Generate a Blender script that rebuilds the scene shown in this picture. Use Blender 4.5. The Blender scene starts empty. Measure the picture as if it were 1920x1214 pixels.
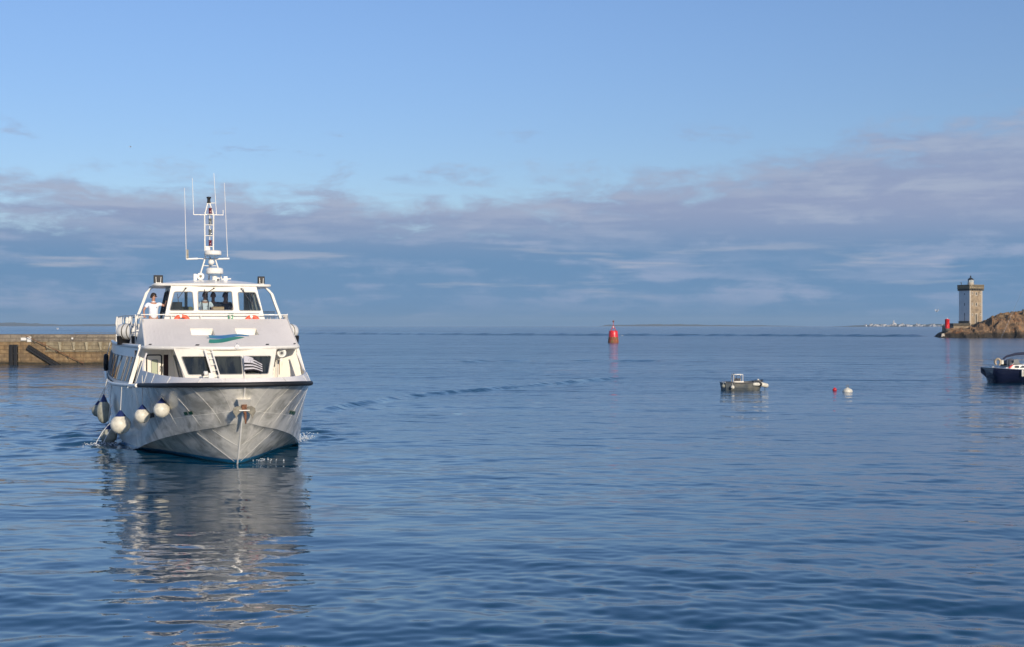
import bpy, math, random
import numpy as np
from mathutils import Vector, Matrix, noise as mnoise
from mathutils.geometry import tessellate_polygon
R = math.radians
S = bpy.context.scene
COL = S.collection

# ------------------------------------------------------------ camera
CAMH = 3.93
cam_d = bpy.data.cameras.new('camera')
cam = bpy.data.objects.new('camera', cam_d); COL.objects.link(cam)
cam.location = (0, 0, CAMH); cam.rotation_euler = (R(90), 0, 0)
cam_d.sensor_width = 36; cam_d.lens = 45; cam_d.shift_y = 4 / 1920
cam_d.clip_start = 0.5; cam_d.clip_end = 100000
S.camera = cam

# ------------------------------------------------------------ sun and sky
SUN_AZ = R(27)      # measured from straight behind the camera towards the right
SUN_EL = R(18)
sdir = Vector((math.sin(SUN_AZ) * math.cos(SUN_EL), -math.cos(SUN_AZ) * math.cos(SUN_EL), math.sin(SUN_EL)))
sun_d = bpy.data.lights.new('sun', 'SUN'); sun_d.energy = 4.1; sun_d.angle = R(0.55)
sun_d.color = (1.0, 0.87, 0.70)
sun = bpy.data.objects.new('sun', sun_d); COL.objects.link(sun)
sun.rotation_euler = (-sdir).to_track_quat('-Z', 'Y').to_euler()

W = bpy.data.worlds.new('World'); S.world = W; W.use_nodes = True
nt = W.node_tree; nt.nodes.clear()
class NG:
    """tiny helper to write node maths in one line"""
    def __init__(s, nt): s.nt = nt
    def n(s, t, **k):
        o = s.nt.nodes.new(t)
        for a, b in k.items(): setattr(o, a, b)
        return o
    def put(s, sock, v):
        if isinstance(v, bpy.types.NodeSocket): s.nt.links.new(v, sock)
        elif isinstance(v, (tuple, list)) and len(v) == 3 and sock.type == 'RGBA': sock.default_value = (*v, 1)
        else: sock.default_value = v
    def m(s, op, a, b=0.0, c=0.0):
        o = s.n('ShaderNodeMath', operation=op)
        s.put(o.inputs[0], a); s.put(o.inputs[1], b); s.put(o.inputs[2], c)
        return o.outputs[0]
    def step(s, x, lo, hi, a=0.0, b=1.0):
        o = s.n('ShaderNodeMapRange', interpolation_type='SMOOTHSTEP')
        s.put(o.inputs[0], x)
        for i, q in enumerate((lo, hi, a, b)): s.put(o.inputs[1 + i], q)
        return o.outputs[0]
    def comb(s, x, y, z):
        o = s.n('ShaderNodeCombineXYZ')
        for i, q in enumerate((x, y, z)): s.put(o.inputs[i], q)
        return o.outputs[0]
    def noise(s, vec, scale, detail=4, rough=.5, dist=0.0):
        o = s.n('ShaderNodeTexNoise'); s.put(o.inputs['Vector'], vec)
        o.inputs['Scale'].default_value = scale; o.inputs['Detail'].default_value = detail
        o.inputs['Roughness'].default_value = rough; o.inputs['Distortion'].default_value = dist
        return o.outputs[0]
    def mix(s, f, a, b):
        o = s.n('ShaderNodeMix', data_type='RGBA')
        s.put(o.inputs[0], f); s.put(o.inputs[6], a); s.put(o.inputs[7], b)
        return o.outputs[2]
g = NG(nt)
sky = g.n('ShaderNodeTexSky', sky_type='NISHITA'); sky.sun_disc = False
sky.sun_elevation = SUN_EL
sky.sun_rotation = math.atan2(sdir.x, sdir.y)
sky.altitude = 0; sky.air_density = 1.0; sky.dust_density = 0.6; sky.ozone_density = 2.0
tc = g.n('ShaderNodeTexCoord')
sep = g.n('ShaderNodeSeparateXYZ'); nt.links.new(tc.outputs['Generated'], sep.inputs[0])
dx, dy, dz = sep.outputs
az = g.m('ARCTAN2', dx, dy)
tint = g.n('ShaderNodeMix', data_type='RGBA', blend_type='MULTIPLY')
tint.inputs[0].default_value = 1; nt.links.new(sky.outputs[0], tint.inputs[6]); tint.inputs[7].default_value = (1.05, 1.165, 1.46, 1)
bg_sky = g.n('ShaderNodeBackground'); nt.links.new(tint.outputs[2], bg_sky.inputs[0]); nt.links.new(g.step(dz, .08, .30, .080, .095), bg_sky.inputs[1])
# clouds: stretched bands low over the sea, rising to the right
wob = g.noise(g.comb(g.m('MULTIPLY', az, 2.0), g.m('MULTIPLY', dz, 9.0), 3.1), 1.6, 3)
el = g.m('ADD', dz, g.m('MULTIPLY', g.m('SUBTRACT', wob, .5), .018))
n1 = g.noise(g.comb(g.m('MULTIPLY', az, 5.2), g.m('MULTIPLY', el, 30.0), 0.0), 1.0, 6, .55)
n2 = g.noise(g.comb(g.m('MULTIPLY', az, 7.0), g.m('MULTIPLY', el, 75.0), 7.7), 1.0, 5, .55)
n3 = g.noise(g.comb(g.m('MULTIPLY', az, 19.0), g.m('MULTIPLY', el, 52.0), 4.2), 1.0, 7, .62, .25)
azr = g.m('MINIMUM', g.m('MAXIMUM', g.m('SUBTRACT', az, 0.0), 0.0), .5)
top = g.m('ADD', .106, g.m('MULTIPLY', azr, .135))
d = g.m('SUBTRACT', top, dz)
d = g.m('ADD', d, g.m('MULTIPLY', g.m('SUBTRACT', n1, .5), .085))
d = g.m('ADD', d, g.m('MULTIPLY', g.m('SUBTRACT', n3, .5), .10))
mask = g.step(d, -.008, .028)
n4 = g.noise(g.comb(g.m('MULTIPLY', az, 11.0), g.m('MULTIPLY', el, 42.0), 33.3), 1.0, 6, .6)
puff = g.m('MULTIPLY', g.step(n4, .58, .70), g.m('MULTIPLY', g.step(dz, .105, .118), g.step(dz, .160, .142)))
mask = g.m('MAXIMUM', mask, g.m('MULTIPLY', puff, .65))
low = g.step(dz, .095, .045)                       # 1 low over the sea
breaks = g.step(g.m('ADD', g.m('MULTIPLY', n2, .55), g.m('MULTIPLY', n3, .45)), .45, .60)                      # lighter streaks inside the bank
lav = (0.285, 0.345, 0.52)
ccol = g.mix(low, lav, (0.128, 0.262, 0.465))
ccol = g.mix(g.m('MULTIPLY', breaks, g.step(n1, .35, .6, .3, 1.0)), ccol, g.mix(low, (0.37, 0.43, 0.575), (0.27, 0.36, 0.55)))
pn = g.noise(g.comb(g.m('MULTIPLY', az, 8.0), g.m('MULTIPLY', el, 95.0), 21.7), 1.0, 6, .5)
pinkish = g.m('MULTIPLY', g.step(pn, .57, .70), g.step(g.m('ABSOLUTE', g.m('SUBTRACT', dz, .042)), .03, .008))
ccol = g.mix(g.m('MULTIPLY', pinkish, .45), ccol, (0.52, 0.52, 0.60))
hz = g.step(dz, .022, .0)
ccol = g.mix(g.m('MULTIPLY', hz, .85), ccol, (0.095, 0.232, 0.42))
bg_c = g.n('ShaderNodeBackground'); nt.links.new(ccol, bg_c.inputs[0]); bg_c.inputs[1].default_value = 1.0
mx = g.n('ShaderNodeMixShader'); nt.links.new(g.m('MULTIPLY', mask, g.step(dz, .09, .16, .96, .8)), mx.inputs[0])
nt.links.new(bg_sky.outputs[0], mx.inputs[1]); nt.links.new(bg_c.outputs[0], mx.inputs[2])
wo = g.n('ShaderNodeOutputWorld'); nt.links.new(mx.outputs[0], wo.inputs[0])

S.view_settings.view_transform = 'Standard'; S.view_settings.look = 'None'
S.view_settings.exposure = 0.0; S.view_settings.gamma = 1.0; S.view_settings.use_curve_mapping = False
S.render.engine = 'CYCLES'
S.cycles.use_denoising = True
S.cycles.max_bounces = 8; S.cycles.transparent_max_bounces = 16
S.cycles.caustics_reflective = True; S.cycles.blur_glossy = 0.2
S.cycles.sample_clamp_indirect = 8

# ------------------------------------------------------------ materials
def mat(name, col, rough=.5, metal=0.0, vary=0.0, vscale=3.0, col2=None, bump=0.0, bscale=20.0, spec=.5, coat=0.0, detail=5, stretch=(1, 1, 1)):
    m = bpy.data.materials.new(name); m.use_nodes = True
    q = NG(m.node_tree); b = m.node_tree.nodes['Principled BSDF']
    b.inputs['Base Color'].default_value = (*col, 1); b.inputs['Roughness'].default_value = rough
    b.inputs['Metallic'].default_value = metal; b.inputs['Specular IOR Level'].default_value = spec
    b.inputs['Coat Weight'].default_value = coat
    if vary or bump or col2:
        t = q.n('ShaderNodeTexCoord'); mp = q.n('ShaderNodeMapping'); mp.inputs['Scale'].default_value = stretch
        m.node_tree.links.new(t.outputs['Object'], mp.inputs[0]); v = mp.outputs[0]
    if vary or col2:
        c2 = col2 or tuple(max(0, c * (1 - vary)) for c in col)
        q.put(b.inputs['Base Color'], q.mix(q.step(q.noise(v, vscale, detail, .6), .38, .66), col, c2))
    if bump:
        bp = q.n('ShaderNodeBump'); bp.inputs['Strength'].default_value = bump; bp.inputs['Distance'].default_value = .02
        q.put(bp.inputs['Height'], q.noise(v, bscale, 5)); q.put(b.inputs['Normal'], bp.outputs[0])
    return m
M = {}
M['white'] = mat('white_paint', (.80, .77, .70), .32, vary=.07, vscale=2.5, coat=.2)
M['cream'] = mat('cream_paint', (.80, .75, .64), .4, vary=.06, vscale=4)
M['deckgrey'] = mat('pale_grey_deck_paint', (.90, .83, .75), .55, vary=.07, vscale=1.2, bump=.15, bscale=60, stretch=(1, .3, 1))
M['bulwark'] = mat('pale_bulwark_paint', (.74, .71, .68), .4, vary=.08, vscale=2)
M['steel'] = mat('stainless', (.6, .6, .6), .25, 1.0)
M['black'] = mat('black_rubber', (.009, .009, .010), .6, vary=.4, vscale=6, bump=.3)
M['darkgrey'] = mat('dark_grey', (.05, .05, .055), .5)
M['navy'] = mat('navy_paint', (.005, .008, .028), .25, coat=.5)
M['bluecap'] = mat('blue_fender_cap', (.015, .03, .12), .4)
M['frame'] = mat('grey_window_seal', (.30, .30, .29), .55)
M['fender'] = mat('cream_fender_vinyl', (.74, .70, .58), .38, vary=.25, vscale=5, detail=6)
M['fenderold'] = mat('grubby_fender_vinyl', (.36, .36, .29), .5, vary=.4, vscale=4)
M['rope'] = mat('rope', (.62, .60, .55), .8)
M['rust'] = mat('rusty_steel', (.20, .085, .04), .8, vary=.5, vscale=14, bump=.5)
M['galv'] = mat('weathered_galvanised', (.24, .22, .17), .55, .3, vary=.4, vscale=8)
M['orange'] = mat('orange_lifebuoy', (.85, .09, .03), .45)
M['red'] = mat('red_paint', (.70, .025, .03), .35, vary=.25, vscale=1.2, coat=.3)
M['redlight'] = mat('dark_red_lens', (.12, .008, .01), .15, coat=1)
M['clearlight'] = mat('smoky_lens', (.14, .14, .12), .12, coat=1)
M['lens'] = mat('lamp_glass', (.55, .55, .5), .1, coat=1)
M['blue'] = mat('logo_blue', (.03, .18, .48), .4, col2=(.04, .28, .42), vscale=1.5)
M['green'] = mat('logo_green', (.01, .30, .22), .4, vary=.2, vscale=2)
M['darkgreen'] = mat('dark_green_lettering', (.02, .09, .05), .5)
M['darkglass'] = mat('dark_window_glass', (.012, .016, .018), .06, vary=.3, vscale=3, spec=.9, bump=.02, bscale=2, col2=(.045, .05, .042), stretch=(1.6, .4, .25), detail=3)  # paler upright streaks are window reflections painted into the base colour
M['pale_blue'] = mat('pale_blue_underside', (.30, .45, .62), .5)
M['skin'] = mat('skin', (.48, .25, .17), .55, vary=.12, vscale=20)
M['hair'] = mat('dark_hair', (.03, .02, .015), .6, vary=.4, vscale=40)
M['shirt'] = mat('white_shirt', (.78, .80, .85), .8, vary=.06, vscale=12, bump=.3, bscale=14)
M['darkshirt'] = mat('navy_shirt', (.015, .02, .035), .8)
M['jeans'] = mat('blue_jeans', (.06, .10, .17), .8)
M['shoe'] = mat('dark_shoe', (.03, .03, .03), .6)
M['card'] = mat('cardboard', (.50, .30, .15), .8)
M['seat'] = mat('olive_seat_cloth', (.20, .20, .12), .8)
M['inner'] = mat('pale_interior', (.45, .43, .38), .6)

def stain(m, amt=.55):
    q = NG(m.node_tree); b = m.node_tree.nodes['Principled BSDF']; t = q.n('ShaderNodeTexCoord'); sp = q.n('ShaderNodeSeparateXYZ')
    m.node_tree.links.new(t.outputs['Object'], sp.inputs[0]); old = b.inputs['Base Color'].links[0].from_socket
    v = q.comb(q.m('MULTIPLY', sp.outputs[0], 7.0), q.m('MULTIPLY', sp.outputs[1], 3.0), q.m('MULTIPLY', sp.outputs[2], .9))
    f = q.m('MULTIPLY', q.step(q.noise(v, 1.0, 6, .65), .60, .74), amt)
    q.put(b.inputs['Base Color'], q.mix(f, old, (.36, .25, .15)))
stain(M['white'], .45); stain(M['cream'], .4); stain(M['bulwark'], .45); stain(M['deckgrey'], .22)

def glass(name, tintc, gl=1.0):
    m = bpy.data.materials.new(name); m.use_nodes = True; t = m.node_tree; t.nodes.clear(); q = NG(t)
    tr = q.n('ShaderNodeBsdfTransparent'); tr.inputs[0].default_value = (*tintc, 1)
    gs = q.n('ShaderNodeBsdfGlossy'); gs.inputs['Roughness'].default_value = .02
    fr = q.n('ShaderNodeFresnel'); fr.inputs[0].default_value = 1.45
    mx = q.n('ShaderNodeMixShader'); t.links.new(q.m('MULTIPLY', fr.outputs[0], gl), mx.inputs[0])
    t.links.new(tr.outputs[0], mx.inputs[1]); t.links.new(gs.outputs[0], mx.inputs[2])
    o = q.n('ShaderNodeOutputMaterial'); t.links.new(mx.outputs[0], o.inputs[0]); return m
M['glass'] = glass('window_glass', (.86, .91, .92), .7)
M['greenglass'] = glass('side_window_glass', (.55, .68, .62), .9)

def hull_mat():
    m = bpy.data.materials.new('hull_paint'); m.use_nodes = True; q = NG(m.node_tree)
    b = m.node_tree.nodes['Principled BSDF']; t = q.n('ShaderNodeTexCoord'); sp = q.n('ShaderNodeSeparateXYZ')
    m.node_tree.links.new(t.outputs['Object'], sp.inputs[0])
    base = q.mix(q.m('MULTIPLY', q.step(q.noise(t.outputs['Object'], 1.5, 6, .62, .8), .36, .66), q.step(sp.outputs[1], 6.5, 3.5, .25, 1.0)), (.70, .67, .60), (.36, .35, .31))  # bow mottling: sunlight rippling off the water, painted into the hull colour
    sv = q.comb(q.m('MULTIPLY', sp.outputs[0], 6.0), q.m('MULTIPLY', sp.outputs[1], 6.0), q.m('MULTIPLY', sp.outputs[2], .8))
    base = q.mix(q.m('MULTIPLY', q.step(q.noise(sv, 1.0, 5, .6), .58, .75), .35), base, (.36, .33, .26))
    z = q.m('ADD', sp.outputs[2], q.m('MULTIPLY', q.m('SUBTRACT', q.noise(t.outputs['Object'], 3.0), .5), .03))
    base = q.mix(q.step(z, .16, .10), base, (.015, .17, .33))
    base = q.mix(q.step(z, .05, .0), base, (.02, .06, .07))
    q.put(b.inputs['Base Color'], base); b.inputs['Roughness'].default_value = .22
    b.inputs['Coat Weight'].default_value = .35; b.inputs['Coat Roughness'].default_value = .08
    bp = q.n('ShaderNodeBump'); bp.inputs['Strength'].default_value = .35; bp.inputs['Distance'].default_value = .03
    q.put(bp.inputs['Height'], q.noise(t.outputs['Object'], 1.6, 3)); q.put(b.inputs['Normal'], bp.outputs[0])
    return m
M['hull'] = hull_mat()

# ------------------------------------------------------------ mesh helpers
def frame_of(d):
    d = Vector(d).normalized()
    up = Vector((0, 0, 1)) if abs(d.z) < .95 else Vector((1, 0, 0))
    u = d.cross(up).normalized(); return u, u.cross(d).normalized()
class MB:
    def __init__(s): s.v = []; s.f = []; s.m = []; s.s = []; s.cur = 0
    def add(s, vs, fs, smooth=False):
        k = len(s.v); s.v += [tuple(p) for p in vs]
        for f in fs: s.f.append([i + k for i in f]); s.m.append(s.cur); s.s.append(smooth)
        return s
    def mat(s, i): s.cur = i; return s
    def hexa(s, p):     # 4 bottom (ccw) + 4 top
        return s.add(p, [(3, 2, 1, 0), (4, 5, 6, 7), (0, 1, 5, 4), (1, 2, 6, 5), (2, 3, 7, 6), (3, 0, 4, 7)])
    def box(s, x0, x1, y0, y1, z0, z1):
        return s.hexa([(x0, y0, z0), (x1, y0, z0), (x1, y1, z0), (x0, y1, z0), (x0, y0, z1), (x1, y0, z1), (x1, y1, z1), (x0, y1, z1)])
    def tube(s, pts, r, seg=8, closed=False, caps=True, smooth=True):
        pts = [Vector(p) for p in pts]; n = len(pts); rs = r if isinstance(r, (list, tuple)) else [r] * n
        vs = []; pu = None
        for i, p in enumerate(pts):
            a = pts[i - 1] if (i or closed) else p; b = pts[(i + 1) % n] if (i < n - 1 or closed) else p
            d = (b - a).normalized()
            if pu is None: u, w = frame_of(d)
            else:
                u = (pu - d * pu.dot(d))
                u = u.normalized() if u.length > 1e-5 else frame_of(d)[0]
                w = u.cross(d).normalized()
            pu = u
            for k in range(seg):
                t = 2 * math.pi * k / seg
                vs.append(p + (u * math.cos(t) + w * math.sin(t)) * rs[i])
        fs = []
        for i in range(n if closed else n - 1):
            j = (i + 1) % n
            for k in range(seg):
                l = (k + 1) % seg; fs.append((i * seg + k, i * seg + l, j * seg + l, j * seg + k))
        s.add(vs, fs, smooth)
        if caps and not closed:
            s.add(vs[:seg], [tuple(range(seg))[::-1]]); s.add(vs[-seg:], [tuple(range(seg))])
        return s
    def lathe(s, prof, c=(0, 0, 0), axis=(0, 0, 1), seg=20, smooth=True):
        c = Vector(c); ax = Vector(axis).normalized(); u, w = frame_of(ax); vs = []
        for r, h in prof:
            for k in range(seg):
                t = 2 * math.pi * k / seg; vs.append(c + ax * h + (u * math.cos(t) + w * math.sin(t)) * r)
        fs = []
        for i in range(len(prof) - 1):
            for k in range(seg):
                l = (k + 1) % seg; fs.append((i * seg + k, i * seg + l, (i + 1) * seg + l, (i + 1) * seg + k))
        s.add(vs, fs, smooth)
        if prof[0][0] > 1e-4: s.add(vs[:seg], [tuple(range(seg))[::-1]])
        if prof[-1][0] > 1e-4: s.add(vs[-seg:], [tuple(range(seg))])
        return s
    def ball(s, c, r, seg=16, rings=9, axis=(0, 0, 1)):
        rx = r if isinstance(r, (int, float)) else r[0]; rz = r if isinstance(r, (int, float)) else r[2]
        return s.lathe([(rx * math.sin(math.pi * i / rings) + 1e-5, -rz * math.cos(math.pi * i / rings)) for i in range(rings + 1)], c, axis, seg)
    def grid(s, rows, smooth=True, closed=False):
        n = len(rows[0]); vs = [p for r in rows for p in r]; fs = []
        for i in range(len(rows) - 1):
            for k in range(n if closed else n - 1):
                l = (k + 1) % n; fs.append((i * n + k, i * n + l, (i + 1) * n + l, (i + 1) * n + k))
        return s.add(vs, fs, smooth)
    def plate(s, outer, holes, fn, t):
        """flat plate with holes; outer/holes 2D, fn(x, z, depth) -> 3D"""
        loops = [outer] + holes; P = [Vector((p[0], p[1], 0)) for l in loops for p in l]
        tris = tessellate_polygon([[Vector((p[0], p[1], 0)) for p in l] for l in loops])
        n = len(P); vs = [fn(p.x, p.y, 0) for p in P] + [fn(p.x, p.y, t) for p in P]
        fs = [tuple(q) for q in tris] + [tuple(i + n for i in q[::-1]) for q in tris]
        k = 0
        for l in loops:
            for i in range(len(l)):
                j = (i + 1) % len(l); fs.append((k + i, k + j, n + k + j, n + k + i))
            k += len(l)
        return s.add(vs, fs)
    def build(s, name, mats, parent=None, label=None, fix=True, bevel=0.0):
        me = bpy.data.meshes.new(name); me.from_pydata(s.v, [], s.f)
        for mm in (mats if isinstance(mats, (list, tuple)) else [mats]): me.materials.append(M[mm] if isinstance(mm, str) else mm)
        me.polygons.foreach_set('material_index', s.m); me.polygons.foreach_set('use_smooth', s.s)
        if fix:
            import bmesh
            bm = bmesh.new(); bm.from_mesh(me)
            if not any(s.s): bmesh.ops.remove_doubles(bm, verts=bm.verts, dist=1e-5)
            bmesh.ops.recalc_face_normals(bm, faces=bm.faces); bm.to_mesh(me); bm.free()
        me.update()
        o = bpy.data.objects.new(name, me); COL.objects.link(o); o.parent = parent
        if label: o['label'] = label
        if bevel:
            b = o.modifiers.new('bevel', 'BEVEL'); b.width = bevel; b.segments = 2; b.limit_method = 'ANGLE'
        return o
def tag(o, label=None, cat=None, group=None, kind=None):
    for k, v in (('label', label), ('category', cat), ('group', group), ('kind', kind)):
        if v: o[k] = v
    return o
def thing(name, label, cat, loc=(0, 0, 0), rz=0, group=None, mtx=None):
    o = bpy.data.objects.new(name, None); COL.objects.link(o); o.empty_display_size = .2
    if mtx is not None: o.matrix_world = mtx
    else: o.location = loc; o.rotation_euler = (0, 0, rz)
    return tag(o, label, cat, group)
def rrect(pts, r=.05, n=3):
    """round the corners of a convex polygon"""
    out = []; k = len(pts)
    for i in range(k):
        p = Vector(pts[i]); a = Vector(pts[i - 1]); b = Vector(pts[(i + 1) % k])
        da = (a - p).normalized() * r; db = (b - p).normalized() * r
        for j in range(n + 1):
            t = j / n; out.append(tuple((p + da) * (1 - t) ** 2 + p * 2 * t * (1 - t) + (p + db) * t * t))
    return out
def interp(kn, t):
    """smooth interpolation through knots [(t, (x, y, z))]"""
    ts = [k[0] for k in kn]; P = [Vector(k[1]) for k in kn]; n = len(P)
    def tan(i):
        if i == 0: return (P[1] - P[0]) / (ts[1] - ts[0])
        if i == n - 1: return (P[-1] - P[-2]) / (ts[-1] - ts[-2])
        a = (P[i] - P[i - 1]) / (ts[i] - ts[i - 1]); b = (P[i + 1] - P[i]) / (ts[i + 1] - ts[i])
        h0 = ts[i] - ts[i - 1]; h1 = ts[i + 1] - ts[i]; return (a * h1 + b * h0) / (h0 + h1)
    i = 0
    while i < n - 2 and t > ts[i + 1]: i += 1
    h = ts[i + 1] - ts[i]; u = (t - ts[i]) / h; u2 = u * u; u3 = u2 * u
    return P[i] * (2 * u3 - 3 * u2 + 1) + tan(i) * h * (u3 - 2 * u2 + u) + P[i + 1] * (-2 * u3 + 3 * u2) + tan(i + 1) * h * (u3 - u2)

# ============================================================ FERRY
HEAD = R(18.7); FO = (-7.81, 36.4)
FM = Matrix.Translation((FO[0], FO[1], 0)) @ Matrix.Rotation(HEAD, 4, 'Z')
ferry = thing('passenger_ferry', 'white twin deck passenger ferry coming bow first with radio mast on its wheelhouse', 'ferry', mtx=FM)

SHEER = [(0, (0, -1.80, 2.33)), (.05, (.62, -1.68, 2.33)), (.1, (1.05, -1.42, 2.32)), (.2, (1.6, -.85, 2.30)), (.35, (2.06, .25, 2.25)), (.5, (2.33, 1.6, 2.2)),
         (.65, (2.50, 3.0, 2.14)), (.75, (2.69, 4.3, 2.08)), (.85, (3.22, 8.0, 2.0)), (1, (3.2, 20, 1.95))]
CHINE = [(0, (0, -1.0, 1.25)), (.05, (.3, -.80, 1.18)), (.1, (.52, -.5, 1.10)), (.2, (.95, .15, .98)), (.35, (1.42, 1.2, .80)), (.5, (1.88, 2.4, .58)),
         (.65, (2.3, 3.9, .28)), (.75, (2.56, 5.3, .02)), (.85, (2.9, 8, -.15)), (1, (2.9, 20, -.15))]
KEEL = [(0, (0, -1.0, 1.25)), (.05, (0, -.72, .88)), (.1, (0, -.45, .53)), (.2, (0, .0, .0)), (.35, (0, .8, -.5)), (.5, (0, 1.8, -.7)),
        (.65, (0, 3.5, -.8)), (.75, (0, 5.2, -.8)), (.85, (0, 8, -.8)), (1, (0, 20, -.8))]
TS = [i / 72 for i in range(73)]
def hull_pt(t, w):
    """w: 0 chine .. 1 sheer, with a little hollow flare near the bow"""
    a = interp(CHINE, t); b = interp(SHEER, t); p = a.lerp(b, w)
    hol = .16 * math.sin(math.pi * w) * max(0, 1 - t / .7) * min(1, t / .08)
    p.x -= hol * .7; p.y += hol * .4
    return p
def hull_side(sgn):
    rows_t = [[Vector((sgn * p.x, p.y, p.z)) for p in [hull_pt(t, k / 8) + Vector((.035 * (1 - k / 8) if t > .02 else 0, 0, 0)) for k in range(9)]] for t in TS]
    rows_b = []
    for t in TS:
        a = interp(KEEL, t); b = interp(CHINE, t)
        rows_b.append([Vector((sgn * q.x, q.y, q.z)) for q in [a.lerp(b, k / 5) for k in range(6)] + [b + Vector((.035 if t > .02 else 0, 0, 0))]])
    return rows_t, rows_b
mb = MB()
for sgn in (-1, 1):
    a, b = hull_side(sgn); mb.grid(a); mb.grid(b)
# transom
tr = [(x, 20, z) for x, z in ((-3.2, 1.95), (-2.9, -.15), (0, -.8), (2.9, -.15), (3.2, 1.95))]
mb.add(tr, [(0, 1, 2, 3, 4)])
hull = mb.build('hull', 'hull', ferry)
# stem bar
MB().tube([(0, -1.80, 2.3), (0, -1.45, 1.85), (0, -1.0, 1.25), (0, -.45, .53), (0, 0, 0), (0, .5, -.35)], .022, 8).build('stem_bar', 'white', hull)
# weld seams that catch the light
def seam(ts, ws, sgn):
    return [Vector((sgn * (p.x + .02), p.y - .012, p.z)) for p in [hull_pt(t, w) for t, w in zip(ts, ws)]]
for sgn in (-1, 1):
    for t0, t1 in ((.06, .03), (.16, .09), (.30, .20), (.44, .36), (.56, .50)):
        MB().tube(seam([t0 + (t1 - t0) * k / 10 for k in range(11)], [.97 - .9 * k / 10 for k in range(11)], sgn), .004, 5).build('weld_seam', 'white', hull)
    MB().tube(seam([.02 + k * .016 for k in range(24)], [.33 - .0 * k for k in range(24)], sgn), .0045, 5).build('knuckle_line', 'white', hull)
    for t0 in (.10, .20):
        pts = []
        for k in range(9):
            t = t0 + k * .006; a = interp(KEEL, t); b = interp(CHINE, t); w0 = max(.08, (.06 - a.z) / max(.01, b.z - a.z)); p = a.lerp(b, w0 + (.96 - w0) * k / 8)
            pts.append((sgn * (p.x + .012), p.y - .02, p.z - .005))
        MB().tube(pts, .004, 5).build('weld_seam', 'white', hull)
# rub rail (black) round the bow
for_rail = [t for t in TS if t <= .68]
left = [Vector((-p.x - .03, p.y - .04, p.z)) for p in [interp(SHEER, t) for t in for_rail]][::-1]
right = [Vector((p.x + .03, p.y - .04, p.z)) for p in [interp(SHEER, t) for t in for_rail]]
MB().tube(left + right[1:], .070, 10).build('rub_rail', 'black', ferry)
for sgn in (-1, 1):
    pts = [Vector((sgn * (p.x + .02), p.y, p.z)) for p in [interp(SHEER, t) for t in TS if t >= .7]]
    MB().tube(pts, .06, 8).build('side_rail', 'white', ferry)
# foredeck
mb = MB(); dl = [(-p.x * .93 + .06, p.y + .22, 1.72) for p in [hull_pt(t, .72) for t in TS if .02 < t <= .78]]
dr = [(-x, y, z) for x, y, z in dl]
mb.grid([dl, dr], smooth=False); mb.build('foredeck', 'deckgrey', ferry)
# bulwark: low strip over the rail, rising to the lip at the sides
def bul_top(p):
    k = min(1, max(0, (p.y + .5) / 3.5)); rise = min(1, max(0, (p.y - 3.25) / .75))
    return Vector((p.x - .10 - .30 * rise * rise * 1.0, p.y + .08 * (1 - k), 2.50 + .06 * k + (rise ** 1.6) * .72))
mb = MB()
rows = []
for sgn in (-1, 1):
    ts_b = [i / 240 for i in range(0, int(.735 * 240))]
    o = []
    for t in ts_b:
        p = interp(SHEER, t); q = bul_top(p); n = Vector((.05, 0.02, 0))
        ring = [p + Vector((.01, 0, .02)), q, q - n, p - n]
        o.append([Vector((sgn * w.x if t > 0 else 0, w.y + (.05 if (i > 1 and t < .05) else 0), w.z)) for i, w in enumerate(ring)])
    mb.grid(o, smooth=False, closed=True)
    mb.add(o[-1], [(0, 1, 2, 3)])
mb.build('bulwark', 'bulwark', ferry)
for sgn in (-1, 1):       # stiffening beads on the bulwark face
    for t in (.12, .30, .47, .6):
        p = interp(SHEER, t); q = bul_top(p)
        MB().tube([(sgn * (p.x + .015), p.y - .012, p.z + .06), (sgn * (q.x + .012), q.y - .012, q.z)], .008, 5).build('bulwark_seam', 'white', ferry)

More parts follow.
